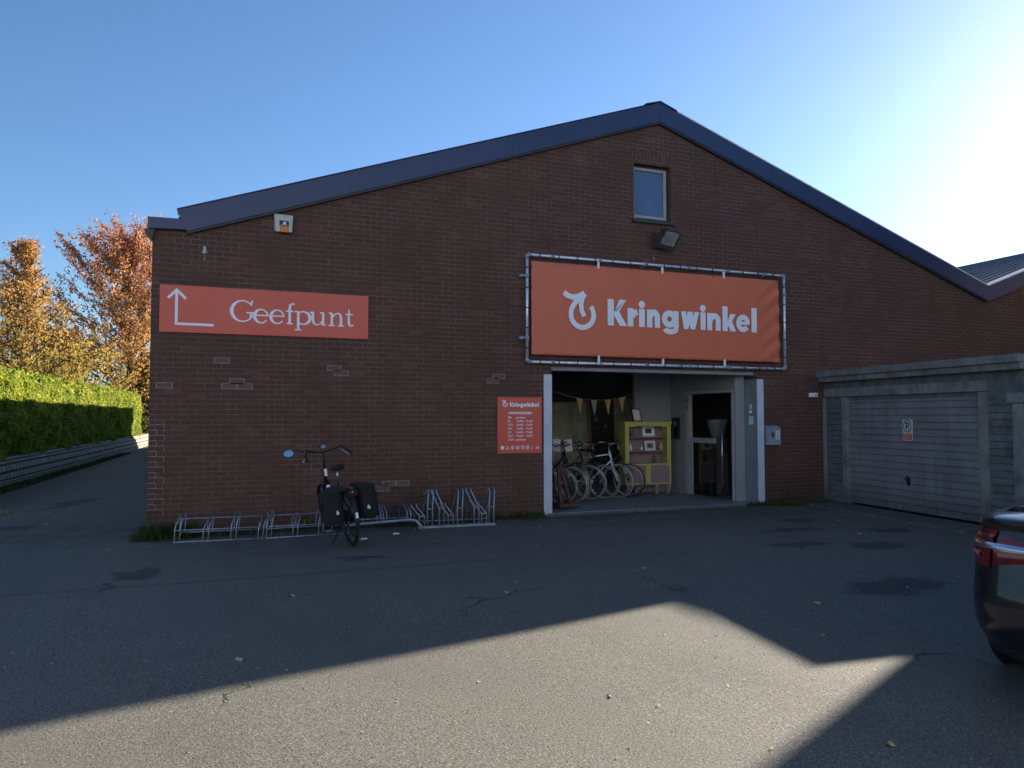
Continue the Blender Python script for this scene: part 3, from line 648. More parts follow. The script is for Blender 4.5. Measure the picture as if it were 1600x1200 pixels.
def kring_text(mb, Y, x0, z0, H_):      # H_ = cap height; drawn from the measured letters
    k = H_/.455
    def X(x): return x0+(x-6.285)*k
    def Z(z): return z0+z*k
    st = .125; xh = .318; cap = .455
    def rect(a, b, c, d): poly(mb, [(X(a), Z(c)), (X(b), Z(c)), (X(b), Z(d)), (X(a), Z(d))], Y())
    def sk(pts, w_): stroke(mb, [(X(a), Z(b)) for a, b in pts], [q*k for q in w_] if isinstance(w_, list) else w_*k, Y())
    rect(6.285, 6.405, 0, cap)                                     # K
    poly(mb, [(X(6.40), Z(.20)), (X(6.515), Z(cap)), (X(6.655), Z(cap)), (X(6.50), Z(.235)), (X(6.40), Z(.235))], Y())
    poly(mb, [(X(6.40), Z(.25)), (X(6.505), Z(.25)), (X(6.665), Z(0)), (X(6.52), Z(0)), (X(6.40), Z(.19))], Y())
    rect(6.675, 6.79, 0, xh); sk([(6.775, .17), (6.80, .235), (6.87, .262)], .11)   # r
    def n_(a, b): rect(a, a+.11, 0, xh-.005); rect(b-.11, b, 0, .2); sk([(a+.06, .17)]+arc((a+b)/2+.01, .17, (b-a)/2-.06, .095, 160, 0, 12)+[(b-.055, .12)], .108)
    def i_(a, b): rect(a, b, 0, xh); mb.quad(*[(x, Y.y-.0002, z) for x, z in [(X((a+b)/2+.064*math.cos(q)), Z(.392+.064*math.sin(q))) for q in [2*math.pi*j/22 for j in range(22)]]])
    i_(6.90, 7.018); n_(7.06, 7.325)
    sk(arc(7.52, .165, .103, .10, 0, 360, 32), .108); rect(7.60, 7.713, 0.02, xh-.005)   # g
    sk([(7.655, .05)]+arc(7.54, -.005, .115, .055, 5, -172, 16), .095)
    for a, b in ((7.76, 7.885), (7.90, 8.025)):                    # w
        poly(mb, [(X(a), Z(xh)), (X(a+.108), Z(xh)), (X(a+.155), Z(0)), (X(a+.06), Z(0))], Y())
        poly(mb, [(X(a+.062), Z(0)), (X(a+.155), Z(0)), (X(a+.25), Z(xh)), (X(a+.145), Z(xh))], Y())
    i_(8.17, 8.285); n_(8.315, 8.61)
    rect(8.65, 8.765, 0, cap)                                      # k
    poly(mb, [(X(8.76), Z(.17)), (X(8.82), Z(xh)), (X(8.945), Z(xh)), (X(8.85), Z(.165))], Y()); poly(mb, [(X(8.76), Z(.185)), (X(8.86), Z(.185)), (X(8.955), Z(0)), (X(8.825), Z(0)), (X(8.76), Z(.12))], Y())
    sk(arc(9.11, .158, .108, .112, 8, 325, 30), .10); rect(9.03, 9.255, .135, .19)     # e
    rect(9.297, 9.42, 0, cap)                                      # l
# banner
BAN = empty('banner_sign', (4.84, -.12, 2.55), 0, 'large orange shop banner lettered Kringwinkel in a pipe frame above the doorway', 'sign')
BAN.location = (0, 0, 0)
by = -.115; nX, nZ = 150, 40; bm_ = MB()
for j in range(nZ+1):
    for i in range(nX+1):
        u, v_ = i/nX, j/nZ; x = 4.872+5.11*u; z = 2.675+1.565*v_
        e = .5*(abs(math.cos(u*math.pi*24))**.6)*max(0, 1-min(v_, 1-v_)*9)*.012*(1 if v_ > .5 else -1)*-1
        wr = .016*math.sin((x*1.5-z*1.9)*10)*max(0, 1-(1-u)*8)+.006*math.sin((x+z*1.6)*13)*max(0, 1-u*8)+.005*math.sin(x*2.6+z*1.8)+.004*math.sin(x*8.3)*max(0, 1-min(v_, 1-v_)*5)
        bm_.v.append((x, by+wr, z+e*.6))
for j in range(nZ):
    for i in range(nX): a = j*(nX+1)+i; bm_.f.append((a, a+1, a+nX+2, a+nX+1)); bm_.s.append(True)
ob = bm_.build('banner', M['banner'], BAN); so_ = ob.modifiers.new('thick', 'SOLIDIFY'); so_.thickness = .004; so_.offset = 1
pr = MB(); Y = YY(by-.022); kring_logo(pr, Y, 5.80, 3.38, .262); pr.build('logo_print', M['white'], BAN)
pr = MB(); Y = YY(by-.022); kring_text(pr, Y, 6.285, 3.222, .457); pr.build('letter_print', M['white'], BAN)
fx0, fx1, fz0, fz1 = 4.795, 10.105, 2.558, 4.338
fr = MB()
for a, b in (((fx0, fz0), (fx1, fz0)), ((fx1, fz0), (fx1, fz1)), ((fx1, fz1), (fx0, fz1)), ((fx0, fz1), (fx0, fz0))):
    fr.tube([(a[0], by, a[1]), (b[0], by, b[1])], .024, 12)
fr.build('pipe_frame', M['pipe'], BAN)
jn = MB()
for x in (fx0, fx1):
    for z in (fz0, fz1):
        jn.tube([(x, by, z-.055*(1 if z > 3 else -1)), (x, by, z)], .034, 12); jn.tube([(x, by, z), (x+(.06 if x < 6 else -.06), by, z)], .034, 12)
for x in (5.25, 6.15, 7.05, 7.95, 8.8, 9.65):
    for z in (fz0, fz1): jn.tube([(x-.03, by, z), (x+.03, by, z)], .033, 12); jn.tube([(x, by+.01, z), (x, 0, z-(.06 if z > 3 else -.02))], .014, 8)
for z in (2.95, 3.98):
    for x, s in ((fx0, -1), (fx1, 1)):
        jn.tube([(x, by, z-.03), (x, by, z+.03)], .034, 12); jn.tube([(x, by, z), (x+s*(.10 if s < 0 else .0), by+(.0 if s < 0 else .06), z)], .02, 8)
        if s < 0: jn.tube([(x-.1, by-.01, z), (x-.1, 0, z)], .028, 10)
jn.build('pipe_clamp', M['lintel'], BAN)
for x in (6.12, 7.40, 8.72):
    MB().box((x-.018, by-.01, 4.2), (x+.018, by+.01, 4.315)).build('strut', M['white'], BAN); MB().box((x-.018, by-.01, 2.58), (x+.018, by+.01, 2.70)).build('strut', M['white'], BAN)
def cord(cc, ax, e, g_):
    MB().torus(cc, ax, .026, .006, 14, 5, 1.6).tube([(cc[0], by-.02, cc[2]), e], .003, 4).build('elastic_cord', M['black'], BAN); MB().torus(g_, (0, 1, 0), .012, .004, 12, 5).build('eyelet', M['steel'], BAN)
for i in range(15):
    x = 5.02+i*(4.82/14)
    for z, zz in ((fz1, 4.21), (fz0, 2.70)): cord((x, by, z), (1, 0, 0), (x+.02, by-.012, zz), (x+.02, by-.012, zz))
for i in range(5):
    z = 2.78+i*.335
    for x, xx in ((fx0, 4.90), (fx1, 9.955)): cord((x, by, z), (0, 0, 1), (xx, by-.012, z+.02), (xx, by-.014, z+.02))

# Geefpunt sign
GS = empty('direction_sign', (0, 0, 0), 0, 'long red wall sign with an upward arrow and the word Geefpunt', 'sign')
MB().box((-.722, -.03, 2.838), (2.192, -.004, 3.503)).build('panel', M['signred'], GS, .002)
pr = MB(); Y = YY(-.0312); lw = .036
stroke(pr, [(-.505, 3.425), (-.505, 2.94)], lw, Y()); stroke(pr, [(-.523, 2.958), (-.013, 2.955)], lw, Y())
stroke(pr, [(-.615, 3.315), (-.495, 3.445)], lw, Y()); stroke(pr, [(-.515, 3.445), (-.385, 3.315)], lw, Y())
pr.build('arrow', M['white'], GS)
def geef(mb, Y):
    def sk(pts, w_): stroke(mb, pts, [max(.019, q*1.04) for q in w_] if isinstance(w_, list) else max(.019, w_), Y())
    b = 3.018
    n = 32
    A = arc(.372, 3.180, .148, .150, 38, 338, n)                    # G
    sk(A, [.014+.034*abs(math.cos(R(38+300*i/n)))**1.2*(1 if 90 < 38+300*i/n < 270 else .25) for i in range(n+1)])
    sk([(.505, 3.335), (.492, 3.285), (.484, 3.262)], [.012, .028, .01]); sk([(.492, 3.155), (.488, 3.10), (.470, 3.07)], [.036, .034, .012])
    sk([(.425, 3.160), (.545, 3.160)], .016)
    for cx in (.628, .853):                                          # e e
        A = arc(cx, 3.118, .090, .098, 0, 325, n); sk(A, [.015+.028*max(0, -math.cos(R(325*i/n)))**1.1 for i in range(n+1)])
        sk([(cx-.075, 3.128), (cx+.098, 3.128)], .014)
        sk([(cx+.09, 3.12), (cx+.086, 3.155), (cx+.07, 3.185)], [.022, .024, .012])
    sk([(1.028, b), (1.028, 3.255), (1.036, 3.30), (1.062, 3.323), (1.098, 3.314)], [.036, .036, .033, .018, .026])     # f
    sk([(.975, 3.208), (1.082, 3.208)], .015); sk([(.985, b+.007), (1.075, b+.007)], .014)
    sk([(1.152, 2.935), (1.152, 3.21)], .036); sk([(1.104, 2.94), (1.2, 2.94)], .014); sk([(1.098, 3.206), (1.152, 3.212)], .014)   # p
    A = arc(1.222, 3.118, .098, .094, 140, -145, n); sk(A, [.014+.03*max(0, math.cos(R(140-285*i/n))) for i in range(n+1)])
    sk([(1.362, 3.21), (1.362, 3.10), (1.376, 3.045), (1.42, 3.022), (1.47, 3.04), (1.502, 3.085)], [.036, .036, .03, .017, .013, .012])    # u
    sk([(1.318, 3.206), (1.37, 3.21)], .014); sk([(1.512, 3.21), (1.512, b)], .036); sk([(1.468, 3.206), (1.515, 3.21)], .014); sk([(1.512, b+.006), (1.552, b+.010)], .014)
    sk([(1.640, b), (1.640, 3.21)], .036); sk([(1.594, 3.206), (1.64, 3.212)], .014); sk([(1.594, b+.006), (1.686, b+.006)], .014)      # n
    sk([(1.652, 3.15), (1.69, 3.198), (1.735, 3.213), (1.768, 3.19), (1.778, 3.14), (1.778, b)], [.012, .014, .02, .032, .036, .036]); sk([(1.732, b+.006), (1.824, b+.006)], .014)
    sk([(1.895, 3.275), (1.893, 3.08), (1.905, 3.035), (1.932, 3.025), (1.962, 3.045)], [.02, .036, .034, .022, .014]); sk([(1.845, 3.203), (1.955, 3.203)], .015)   # t
pr = MB(); geef(pr, YY(-.0312)); pr.build('letter_print', M['white'], GS)

# opening hours sign
def text(body, x, z, size, y, mat, parent, name='lettering', bold=0, align='LEFT', rot=0, width=None):
    c = bpy.data.curves.new(name, 'FONT'); c.body = body; c.size = size; c.offset = bold; c.align_x = align; c.extrude = .0005
    o = bpy.data.objects.new('tmp', c); col.objects.link(o); bpy.context.view_layer.update()
    me = bpy.data.meshes.new_from_object(o.evaluated_get(bpy.context.evaluated_depsgraph_get())); bpy.data.objects.remove(o)
    me.materials.clear(); me.materials.append(mat); o = bpy.data.objects.new(name, me); col.objects.link(o)
    o.parent = parent; o.location = (x, y, z); o.rotation_euler = (R(90), 0, rot)
    if width:
        xs_ = [v.co.x for v in me.vertices]; o.scale = (width/(max(xs_)-min(xs_)), 1, 1)
    return o
HS = empty('opening_hours_sign', (0, 0, 0), 0, 'red opening hours board on the brick left of the doorway', 'sign')
hx, hz = 4.31, 1.05
MB().box((hx, -.025, hz), (hx+.785, -.003, hz+.925)).build('panel', M['signred'], HS, .002)
pr = MB(); kring_logo(pr, YY(-.0262), hx+.135, hz+.805, .044); kring_text(pr, YY(-.0262), hx+.215, hz+.765, .0745); pr.build('logo_print', M['white'], HS)
text('OPENINGSUREN', hx+.185, hz+.645, .052, -.0265, M['white'], HS, bold=.002, width=.42)
for i, (d, h) in enumerate((('MA', 'gesloten'), ('DI', '10u00 - 17u30'), ('WO', '10u00 - 17u30'), ('DO', '10u00 - 17u30'), ('VR', '10u00 - 17u30'), ('ZAT', '10u00 - 17u30'), ('ZON', 'gesloten'))):
    z = hz+.575-i*.0605; text(d, hx+.18, z, .045, -.0265, M['white'], HS, bold=.0008); text(h, hx+.325, z, .045, -.0265, M['white'], HS, bold=.0008, width=.28 if i in range(1, 6) else .17)
ic = MB(); Y = YY(-.0262); zc = hz+.095
def cx_(i): return hx+.085+i*.0885
poly(ic, [(cx_(0)-.03, zc+.028), (cx_(0)+.03, zc+.028), (cx_(0)+.032, zc), (cx_(0)+.015, zc-.03), (cx_(0)-.015, zc-.03), (cx_(0)-.032, zc)], Y())
stroke(ic, [(cx_(1)-.032, zc-.022), (cx_(1), zc+.008), (cx_(1)+.032, zc-.022), (cx_(1)-.032, zc-.022)], .010, Y()); stroke(ic, arc(cx_(1), zc+.018, .009, .009, 200, -90, 8), .007, Y())
stroke(ic, arc(cx_(2), zc, .028, .024, 0, 360, 16), .009, Y()); stroke(ic, [(cx_(2), zc-.024), (cx_(2), zc+.024)], .010, Y())
stroke(ic, arc(cx_(3), zc-.002, .024, .022, 30, 390, 16), .012, Y()); stroke(ic, arc(cx_(4), zc+.005, .022, .022, -60, 240, 16), .011, Y()); stroke(ic, [(cx_(4)-.012, zc-.022), (cx_(4)+.012, zc-.022)], .010, Y())
stroke(ic, [(cx_(5)-.027, zc-.028), (cx_(5)-.027, zc+.028), (cx_(5)+.027, zc+.028), (cx_(5)+.027, zc-.028), (cx_(5)-.03, zc-.028)], .009, Y())
for q in (-.012, 0, .012): stroke(ic, [(cx_(5)-.018, zc+q), (cx_(5)+.018, zc+q)], .006, Y())
stroke(ic, [(cx_(6)-.01, zc-.024), (cx_(6)+.008, zc+.028)], .008, Y()); stroke(ic, arc(cx_(6)-.012, zc-.02, .007, .006, 0, 360, 10), .008, Y())
for q in (-.018, .018): stroke(ic, arc(cx_(7)+q, zc-.01, .012, .012, 0, 360, 12), .006, Y())
stroke(ic, [(cx_(7)-.018, zc-.01), (cx_(7)-.006, zc+.012), (cx_(7)+.012, zc+.012), (cx_(7)+.018, zc-.01)], .007, Y())
ic.build('icons', M['white'], HS)
# small signs on right post side
st = empty('post_notice', (0, 0, 0), 0, 'small round camera notice with faint lettering on the side of the right door post', 'sign')
o = MB().lathe((9.513, .17, 1.84), (-1, 0, 0), [(0, 0), (0, .045), (.003, .045), (.003, 0)], 24).build('disc', M['white'], st)
MB().lathe((9.509, .17, 1.845), (-1, 0, 0), [(0, .02), (.002, .018), (.002, 0)], 16).build('symbol', M['darkframe'], st)
MB().box((9.511, .13, 1.72), (9.5145, .21, 1.77)).build('caption', M['white'], st); MB().box((9.512, .09, 1.5), (9.5145, .22, 1.66)).build('faded_caption', M['steelpost'], st)
# info letter box
lb = empty('letter_box', (9.74, 0, 1.12), 0, 'grey wall box with a small white i plate right of the right door post', 'letter box')
MB().hexa([(-.03, -.11, 0), (.25, -.11, 0), (.25, -.002, 0), (-.03, -.002, 0), (-.03, -.10, .33), (.25, -.10, .33), (.25, -.002, .37), (-.03, -.002, .37)]).build('case', M['lintel'], lb, .008)
MB().box((.12, -.117, .11), (.215, -.112, .27)).build('plate', M['paper'], lb)
pr = MB(); pr.box((.158, -.119, .13), (.176, -.1172, .2)); pr.box((.158, -.119, .225), (.176, -.1172, .245)); pr.box((.145, -.119, .13), (.158, -.1175, .14)); pr.box((.176, -.119, .13), (.189, -.1175, .14)); pr.build('letter', M['navy'], lb)
MB().box((.135-.105, -.114, .15), (.085, -.112, .24)).build('slot_cover', M['dl'], lb)
# movement sensor
sn = empty('motion_sensor', (10.86, 0, 2.07), 0, 'small white motion sensor on the brick under the garage roof edge', 'sensor')
MB().box((-.10, -.05, -.04), (.10, 0, .045)).build('case', M['white'], sn, .012); MB().lathe((.03, -.05, -.0), (0, -1, 0), [(0, .03), (.02, .022), (.026, 0)], 16).build('lens', M['alarmcase'], sn)
# alarm box
al = empty('alarm_box', (.79, 0, 4.37), 0, 'pale alarm box with navy label and orange beacon under the left roof edge', 'alarm')
MB().hexa([(.03, -.085, .0), (.25, -.085, .0), (.27, 0, .03), (.0, 0, .03), (.0, -.07, .27), (.27, -.07, .26), (.27, 0, .27), (0, 0, .28)]).build('case', M['alarmcase'], al, .012)
MB().hexa([(.075, -.095, .095), (.205, -.095, .095), (.205, -.07, .095), (.075, -.07, .095), (.075, -.092, .17), (.205, -.092, .165), (.205, -.07, .165), (.075, -.07, .17)]).build('label_plate', M['navy'], al)
pr = MB(); Y = YY(-.0965)
poly(pr, [(.118, .118), (.128, .152), (.137, .142), (.150, .146), (.158, .160), (.166, .150), (.160, .135), (.170, .115), (.155, .122), (.142, .115), (.132, .122)], Y()); stroke(pr, [(.10, .107), (.18, .107)], .007, Y()); pr.build('emblem', M['white'], al)
MB().hexa([(.075, -.10, -.005), (.205, -.10, -.005), (.205, -.06, -.005), (.075, -.06, -.005), (.08, -.097, .093), (.20, -.097, .093), (.20, -.06, .093), (.08, -.06, .093)]).build('beacon', M['orange'], al, .008)
# small bulb sensor
bl = empty('wall_spout', (-.15, 0, 4.0), 0, 'tiny pale capped fitting with a drip on the brick above the Geefpunt sign', 'wall fitting')
MB().lathe((0, -.03, 0), (0, 0, 1), [(-.03, .0), (-.02, .035), (.0, .04), (.01, .022), (.07, .022), (.09, .0)], 14).build('cap', M['alarmcase'], bl)
MB().hexa([(-.012, -.004, -.12), (.006, -.004, -.12), (.006, 0, -.12), (-.012, 0, -.12), (-.01, -.006, -.02), (.01, -.006, -.02), (.01, 0, -.02), (-.01, 0, -.02)]).build('drip', M['mortar'], bl)
# flood light
fl = empty('floodlight', (7.43, 0, 4.83), 0, 'square grey floodlight tilted down on the brick under the gable window', 'floodlight')
Mx = Matrix.Translation((0.0, -.22, -.02)) @ Matrix.Rotation(R(8), 4, 'Y') @ Matrix.Rotation(R(38), 4, 'X')
MB().hexa([(-.21, -.05, -.19), (.21, -.05, -.19), (.14, .07, -.13), (-.14, .07, -.13), (-.21, -.05, .19), (.21, -.05, .19), (.14, .07, .13), (-.14, .07, .13)], Mx).build('housing', M['dl'], fl, .012)
MB().box((-.10, -.056, -.10), (.17, -.051, .15), Mx).build('glass', M['lens'], fl)
MB().box((-.215, -.06, .17), (.215, -.045, .20), Mx).build('rim', M['steel'], fl)
br_ = MB(); br_.box((-.24, -.01, -.02), (-.21, .1, .02), Mx); br_.tube([(-.0, 0, .05), (-.0, -.16, .02)], .02); br_.tube([(-.23, -.19, -.05), (0, -.05, .04), (.22, -.2, -.02)], .011); br_.build('bracket', M['dl'], fl)
hk = MB().tube([(7.24, 0, 4.50), (7.24, -.06, 4.50), (7.27, -.07, 4.46), (7.24, -.07, 4.43)], .011, 6).build('wall_hook', M['galv'], None); tag(hk, 'small metal hook in the brick just below the floodlight', 'hook')

# ------------------------------------------------------------------ garages
GK = .125; GA = math.atan(GK)
# local frame: u along the row towards the camera, n out of the doors (-x), origin at the shop corner
GAR = empty('garage_row', (11.16, 0, 0), -GA, 'row of low grey concrete garages joined to the right of the brick shop', 'garage')
def gb(m, u0, u1, n0, n1, z0, z1): m.box((-n1, -u1, z0), (-n0, -u0, z1)); return m     # n>0 stands out from the door plane
kb = MB(); gb(kb, .05, 16, .0, .75, -.1, .035); kb.build('kerb', M['concrete'], GAR, .01)
posts = [(.0, .05), (.56, .70), (3.62, 3.76), (4.20, 4.36), (7.25, 7.40), (7.85, 7.99), (10.9, 11.05), (11.5, 11.64), (14.55, 14.7)]
for a, b in posts:
    m = MB(); gb(m, a, b, -.1, .05, -.05, 2.02 if a < 4 else 1.84); m.build('concrete_post', M['concrete'], GAR, .006)
for a, b in ((.05, .56), (3.76, 4.20), (7.40, 7.85), (11.05, 11.5)):
    m = MB(); z = .02
    while z < (2.0 if a < 4 else 1.75):
        gb(m, a, b, -.06, .0, z, z+.10); z += .106
    m.build('pier_boards', M['panelboard'], GAR, .004)
for a, b in ((.70, 3.62), (4.36, 7.25), (7.99, 10.9), (11.64, 14.55)):
    m = MB(); nsl = 17 if a < 4 else 15; hgt = (1.96 if a < 4 else 1.77)/nsl
    for i in range(nsl):
        z = .07+i*hgt; m.hexa([(.045, -b, z), (.0+.0, -b, z), (.0, -a, z), (.045, -a, z), (.045, -b, z+hgt-.012), (.014, -b, z+hgt-.012), (.014, -a, z+hgt-.012), (.045, -a, z+hgt-.012)])
    gb(m, a+.01, b-.01, -.05, -.03, .07, 2.02 if a < 4 else 1.85)
    D = m.build('garage_door', M['door_paint'], GAR)
    mc_ = (a+b)/2; hm = MB(); hm.tube([(-.03, -mc_, .66), (-.045, -mc_, .60), (-.03, -mc_-.01, .50)], [.012, .02, .010]); hm.box((-.02, -mc_-.02, .50), (.0, -mc_+.02, .63)); hm.tube([(-.04, -mc_, .6), (-.045, -mc_+.07, .605)], .010); hm.build('handle', M['black'], D)
hd_ = MB(); gb(hd_, .05, 3.76, .0, .06, 2.03, 2.19); gb(hd_, 4.12, 15, .0, .06, 1.85, 2.0); hd_.build('header_beam', M['concrete'], GAR, .006)
up_ = MB(); gb(up_, .0, 4.40, -.1, -.005, 1.9, 2.32); gb(up_, 4.405, 15, -.1, -.005, 1.7, 2.05); up_.build('upper_wall', M['panelboard'], GAR)
f1 = MB(); gb(f1, -.25, 4.44, .0, .15, 2.32, 2.415); gb(f1, 4.45, 15.2, .0, .15, 2.01, 2.10); f1.build('lower_fascia', M['fascia_c'], GAR, .004)
f2 = MB(); gb(f2, -.28, 4.46, -.05, .20, 2.417, 2.535); gb(f2, 4.465, 15.2, -.05, .20, 2.102, 2.22); f2.build('upper_fascia', M['fascia_c'], GAR, .01)
rf = MB(); rf.hexa([(-.19, -4.46, 2.52), (5.6, -4.46, 2.45), (5.6, .0, 2.45), (-.19, .26, 2.52), (-.19, -4.46, 2.535), (5.6, -4.46, 2.47), (5.6, .0, 2.47), (-.19, .26, 2.535)]); rf.hexa([(-.19, -15.2, 2.20), (5.6, -15.2, 2.14), (5.6, -4.465, 2.14), (-.19, -4.465, 2.2), (-.19, -15.2, 2.222), (5.6, -15.2, 2.16), (5.6, -4.465, 2.16), (-.19, -4.465, 2.222)]); rf.build('garage_roof', M['roofsheet'], GAR)
bw_ = MB(); bw_.box((5.4, -4.4, 0), (5.5, -.05, 2.44)); bw_.box((5.4, -15.2, 0), (5.5, -4.41, 2.12)); bw_.box((.1, -15.2, 0), (5.4, -15.1, 2.12)); bw_.box((.1, -4.42, 0), (5.4, -4.36, 2.44)); bw_.build('back_wall', M['panelboard'], GAR)
# no parking sign on the first door
ns = empty('no_parking_sign', (-.012, -2.09, 1.27), 0); ns.parent = None
Mg = Matrix.Translation((11.16, 0, 0)) @ Matrix.Rotation(-GA, 4, 'Z') @ Matrix.Translation((-.006, -2.17, 1.25)) @ Matrix.Rotation(-math.pi/2, 4, 'Z')
# local: x along row (towards camera), -y out of the door
ns.matrix_world = Mg; ns.location = Mg.to_translation(); ns.rotation_euler = Mg.to_euler()
tag(ns, 'small white no parking sign with a struck out P on the garage door', 'sign')
MB().box((-.11, -.012, 0), (.11, 0, .36)).build('plate', M['alarmcase'], ns)
pr = MB(); Y = YY(-.0125); stroke(pr, arc(0, .245, .088, .10, 0, 360, 32), .014, Y()); stroke(pr, [(-.062, .315), (.062, .175)], .012, Y())
stroke(pr, [(-.018, .185), (-.018, .305)], .020, Y()); stroke(pr, [(-.03, .300), (.018, .297), (.045, .270), (.018, .242), (-.02, .240)], .020, Y()); pr.build('symbol', M['black'], ns)
MB().box((-.10, -.0145, .015), (.10, -.0125, .115)).build('caption_panel', M['signred'], ns)
for i, tx in enumerate(('VERBODEN TE', 'PARKEREN')): text(tx, -.085, .073-.042*i, .034, -.0152, M['alarmcase'], ns, width=.17 if i == 0 else .13)

# ------------------------------------------------------------------ neighbouring house off to the right (casts the shade over the yard)
NB = empty('neighbour_house', (0, 0, 0), 0, 'tall brick house standing behind the garage row to the right', 'house')
m = MB(); m.box((17.0, -20, -.3), (26, -1.67, 7.2)); m.build('wall', M['brick_side'], NB)
m = MB(); m.ext([(16.7, -1.45, 7.2), (26.3, -1.45, 7.2), (21.5, -1.45, 10)], (0, -18.9, 0)); m.build('roof', M['darkframe'], NB)
for y in (-4.5, -8, -12, -16): MB().box((16.96, y-.6, 4.3), (17.02, y+.6, 5.6)).build('window', M['winpane'], NB)

M['bounce_wall'] = simple('bounce_render', (.76, .80, .86), .9, var=.06, vscale=.6)  # cool pale colour chosen for the light it throws back
t = empty('bounce_hall', (2, -27, 0), 0, 'unseen long pale hall added behind the camera to bounce sunlight onto the shop front', 'building')  # added out of view as a reflector, brightens the shaded facade
MB().box((-46, -14, -.2), (46, 0, 11)).build('wall', M['bounce_wall'], t)
MB().box((-46.3, -14.3, 11), (46.3, .3, 11.3)).build('roof', M['darkframe'], t)
for k in range(16):
    MB().box((-43+k*5.6, .0, 1.2), (-40.5+k*5.6, .03, 2.6)).build('window', M['winpane'], t)

# ------------------------------------------------------------------ hedge, retaining wall, path edge
def hx_(y): return -6.69+SH*y
def leafcloud(P, Nn, size, mat, name, parent, jitter=.8, aspect=1.6):
    n = len(P); P = np.asarray(P, float)
    r = rng.normal(size=(n, 3)); d = np.asarray(Nn, float)*(1-jitter)+r*jitter; d /= np.linalg.norm(d, axis=1, keepdims=True)
    t = np.cross(d, rng.normal(size=(n, 3))); t /= np.linalg.norm(t, axis=1, keepdims=True); b = np.cross(d, t)
    s = (size*(.6+.8*rng.random(n)))[:, None]
    A = P-t*s*aspect/2; B = P+b*s/2+d*s*.15; C = P+t*s*aspect/2; D = P-b*s/2+d*s*.15
    V = np.stack([A, B, C, D], 1).reshape(-1, 3)
    me = bpy.data.meshes.new(name); me.vertices.add(4*n); me.vertices.foreach_set('co', V.ravel())
    me.loops.add(4*n); me.loops.foreach_set('vertex_index', np.arange(4*n)); me.polygons.add(n); me.polygons.foreach_set('loop_start', np.arange(0, 4*n, 4)); me.polygons.foreach_set('loop_total', np.full(n, 4))
    me.update(calc_edges=True); me.materials.append(mat)
    o = bpy.data.objects.new(name, me); col.objects.link(o); o.parent = parent; return o
HG = empty('hedge', (-6, 20, 0), 0, 'long clipped yellow green hedge along the path at the left', 'hedge'); HG.location = (0, 0, 0)
hy0, hy1 = 6.0, 45.6; hzb, hzt = .35, 3.02
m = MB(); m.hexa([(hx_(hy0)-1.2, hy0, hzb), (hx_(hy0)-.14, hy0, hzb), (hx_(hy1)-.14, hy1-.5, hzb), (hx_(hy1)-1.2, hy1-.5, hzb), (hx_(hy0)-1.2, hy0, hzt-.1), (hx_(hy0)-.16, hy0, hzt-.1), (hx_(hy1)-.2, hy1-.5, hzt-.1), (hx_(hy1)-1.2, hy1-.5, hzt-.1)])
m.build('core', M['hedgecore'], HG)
nf, ntp = 78000, 26000
yy = hy0+(hy1-hy0)*rng.random(nf)**1.15; zz = hzb+(hzt+.05-hzb)*rng.random(nf)
lump = .17*np.sin(yy*2.1+zz*1.7)*np.sin(yy*.9-zz*2.3)+.10*np.sin(yy*5.3+zz*4.1)*np.sin(yy*3.1-zz*6)
rnd = .25*np.clip((zz-(hzt-.35))/.35, 0, 1)**2
xx = -6.69+SH*yy - rnd + lump*.5 - .16*rng.random(nf)**2
Pf = np.stack([xx, yy, zz], 1)
y2 = hy0+(hy1-hy0)*rng.random(ntp); x2 = -6.69+SH*y2-1.2*rng.random(ntp); z2 = hzt+.07*np.sin(y2*2.6)+.05*np.sin(y2*6+x2*4)-.10*rng.random(ntp)**2+.20*rng.random(ntp)**9
P2 = np.stack([x2, y2, z2], 1)
ne = 9000; z3 = hzb+(hzt-hzb)*rng.random(ne); x3 = hx_(hy1)-1.2*rng.random(ne); y3 = hy1+.25*np.sin(z3*3)+.3*rng.random(ne)-.2*(z3-hzb)
P3 = np.stack([x3, y3, z3], 1)
Pall = np.concatenate([Pf, P2, P3]); Nall = np.concatenate([np.tile([1, 0, .2], (nf, 1)), np.tile([0, 0, 1], (ntp, 1)), np.tile([0, 1, .3], (ne, 1))])
leafcloud(Pall, Nall, .085, M['hedge'], 'foliage', HG, .62)
RW = empty('block_retaining_wall', (0, 0, 0), 0, 'low battered wall of weathered grey stone blocks under the hedge', 'wall')
m = MB()
def prof(y): x = hx_(y); return [(x+.42, y, -.62), (x+.18, y, .20), (x+.16, y, .20), (x+.02, y, .43), (x-.25, y, .46), (x-.25, y, -.62)]
yb = [hy0-1, 50]; a, b = prof(yb[0]), prof(yb[1])
for i in range(6): j = (i+1) % 6; m.quad(a[i], b[i], b[j], a[j])
m.build('block_courses', M['brick_edge'], RW)
m = MB()
for off, z in ((.325, -.30), (.245, -.03), (.172, .20), (.10, .33)):
    m.tube([(hx_(yb[0])+off+.004, yb[0], z), (hx_(yb[1])+off+.004, yb[1], z)], .012, 5)
m.build('course_joint', M['soil'], RW)  # thin dark soil-coloured tubes along the course joints
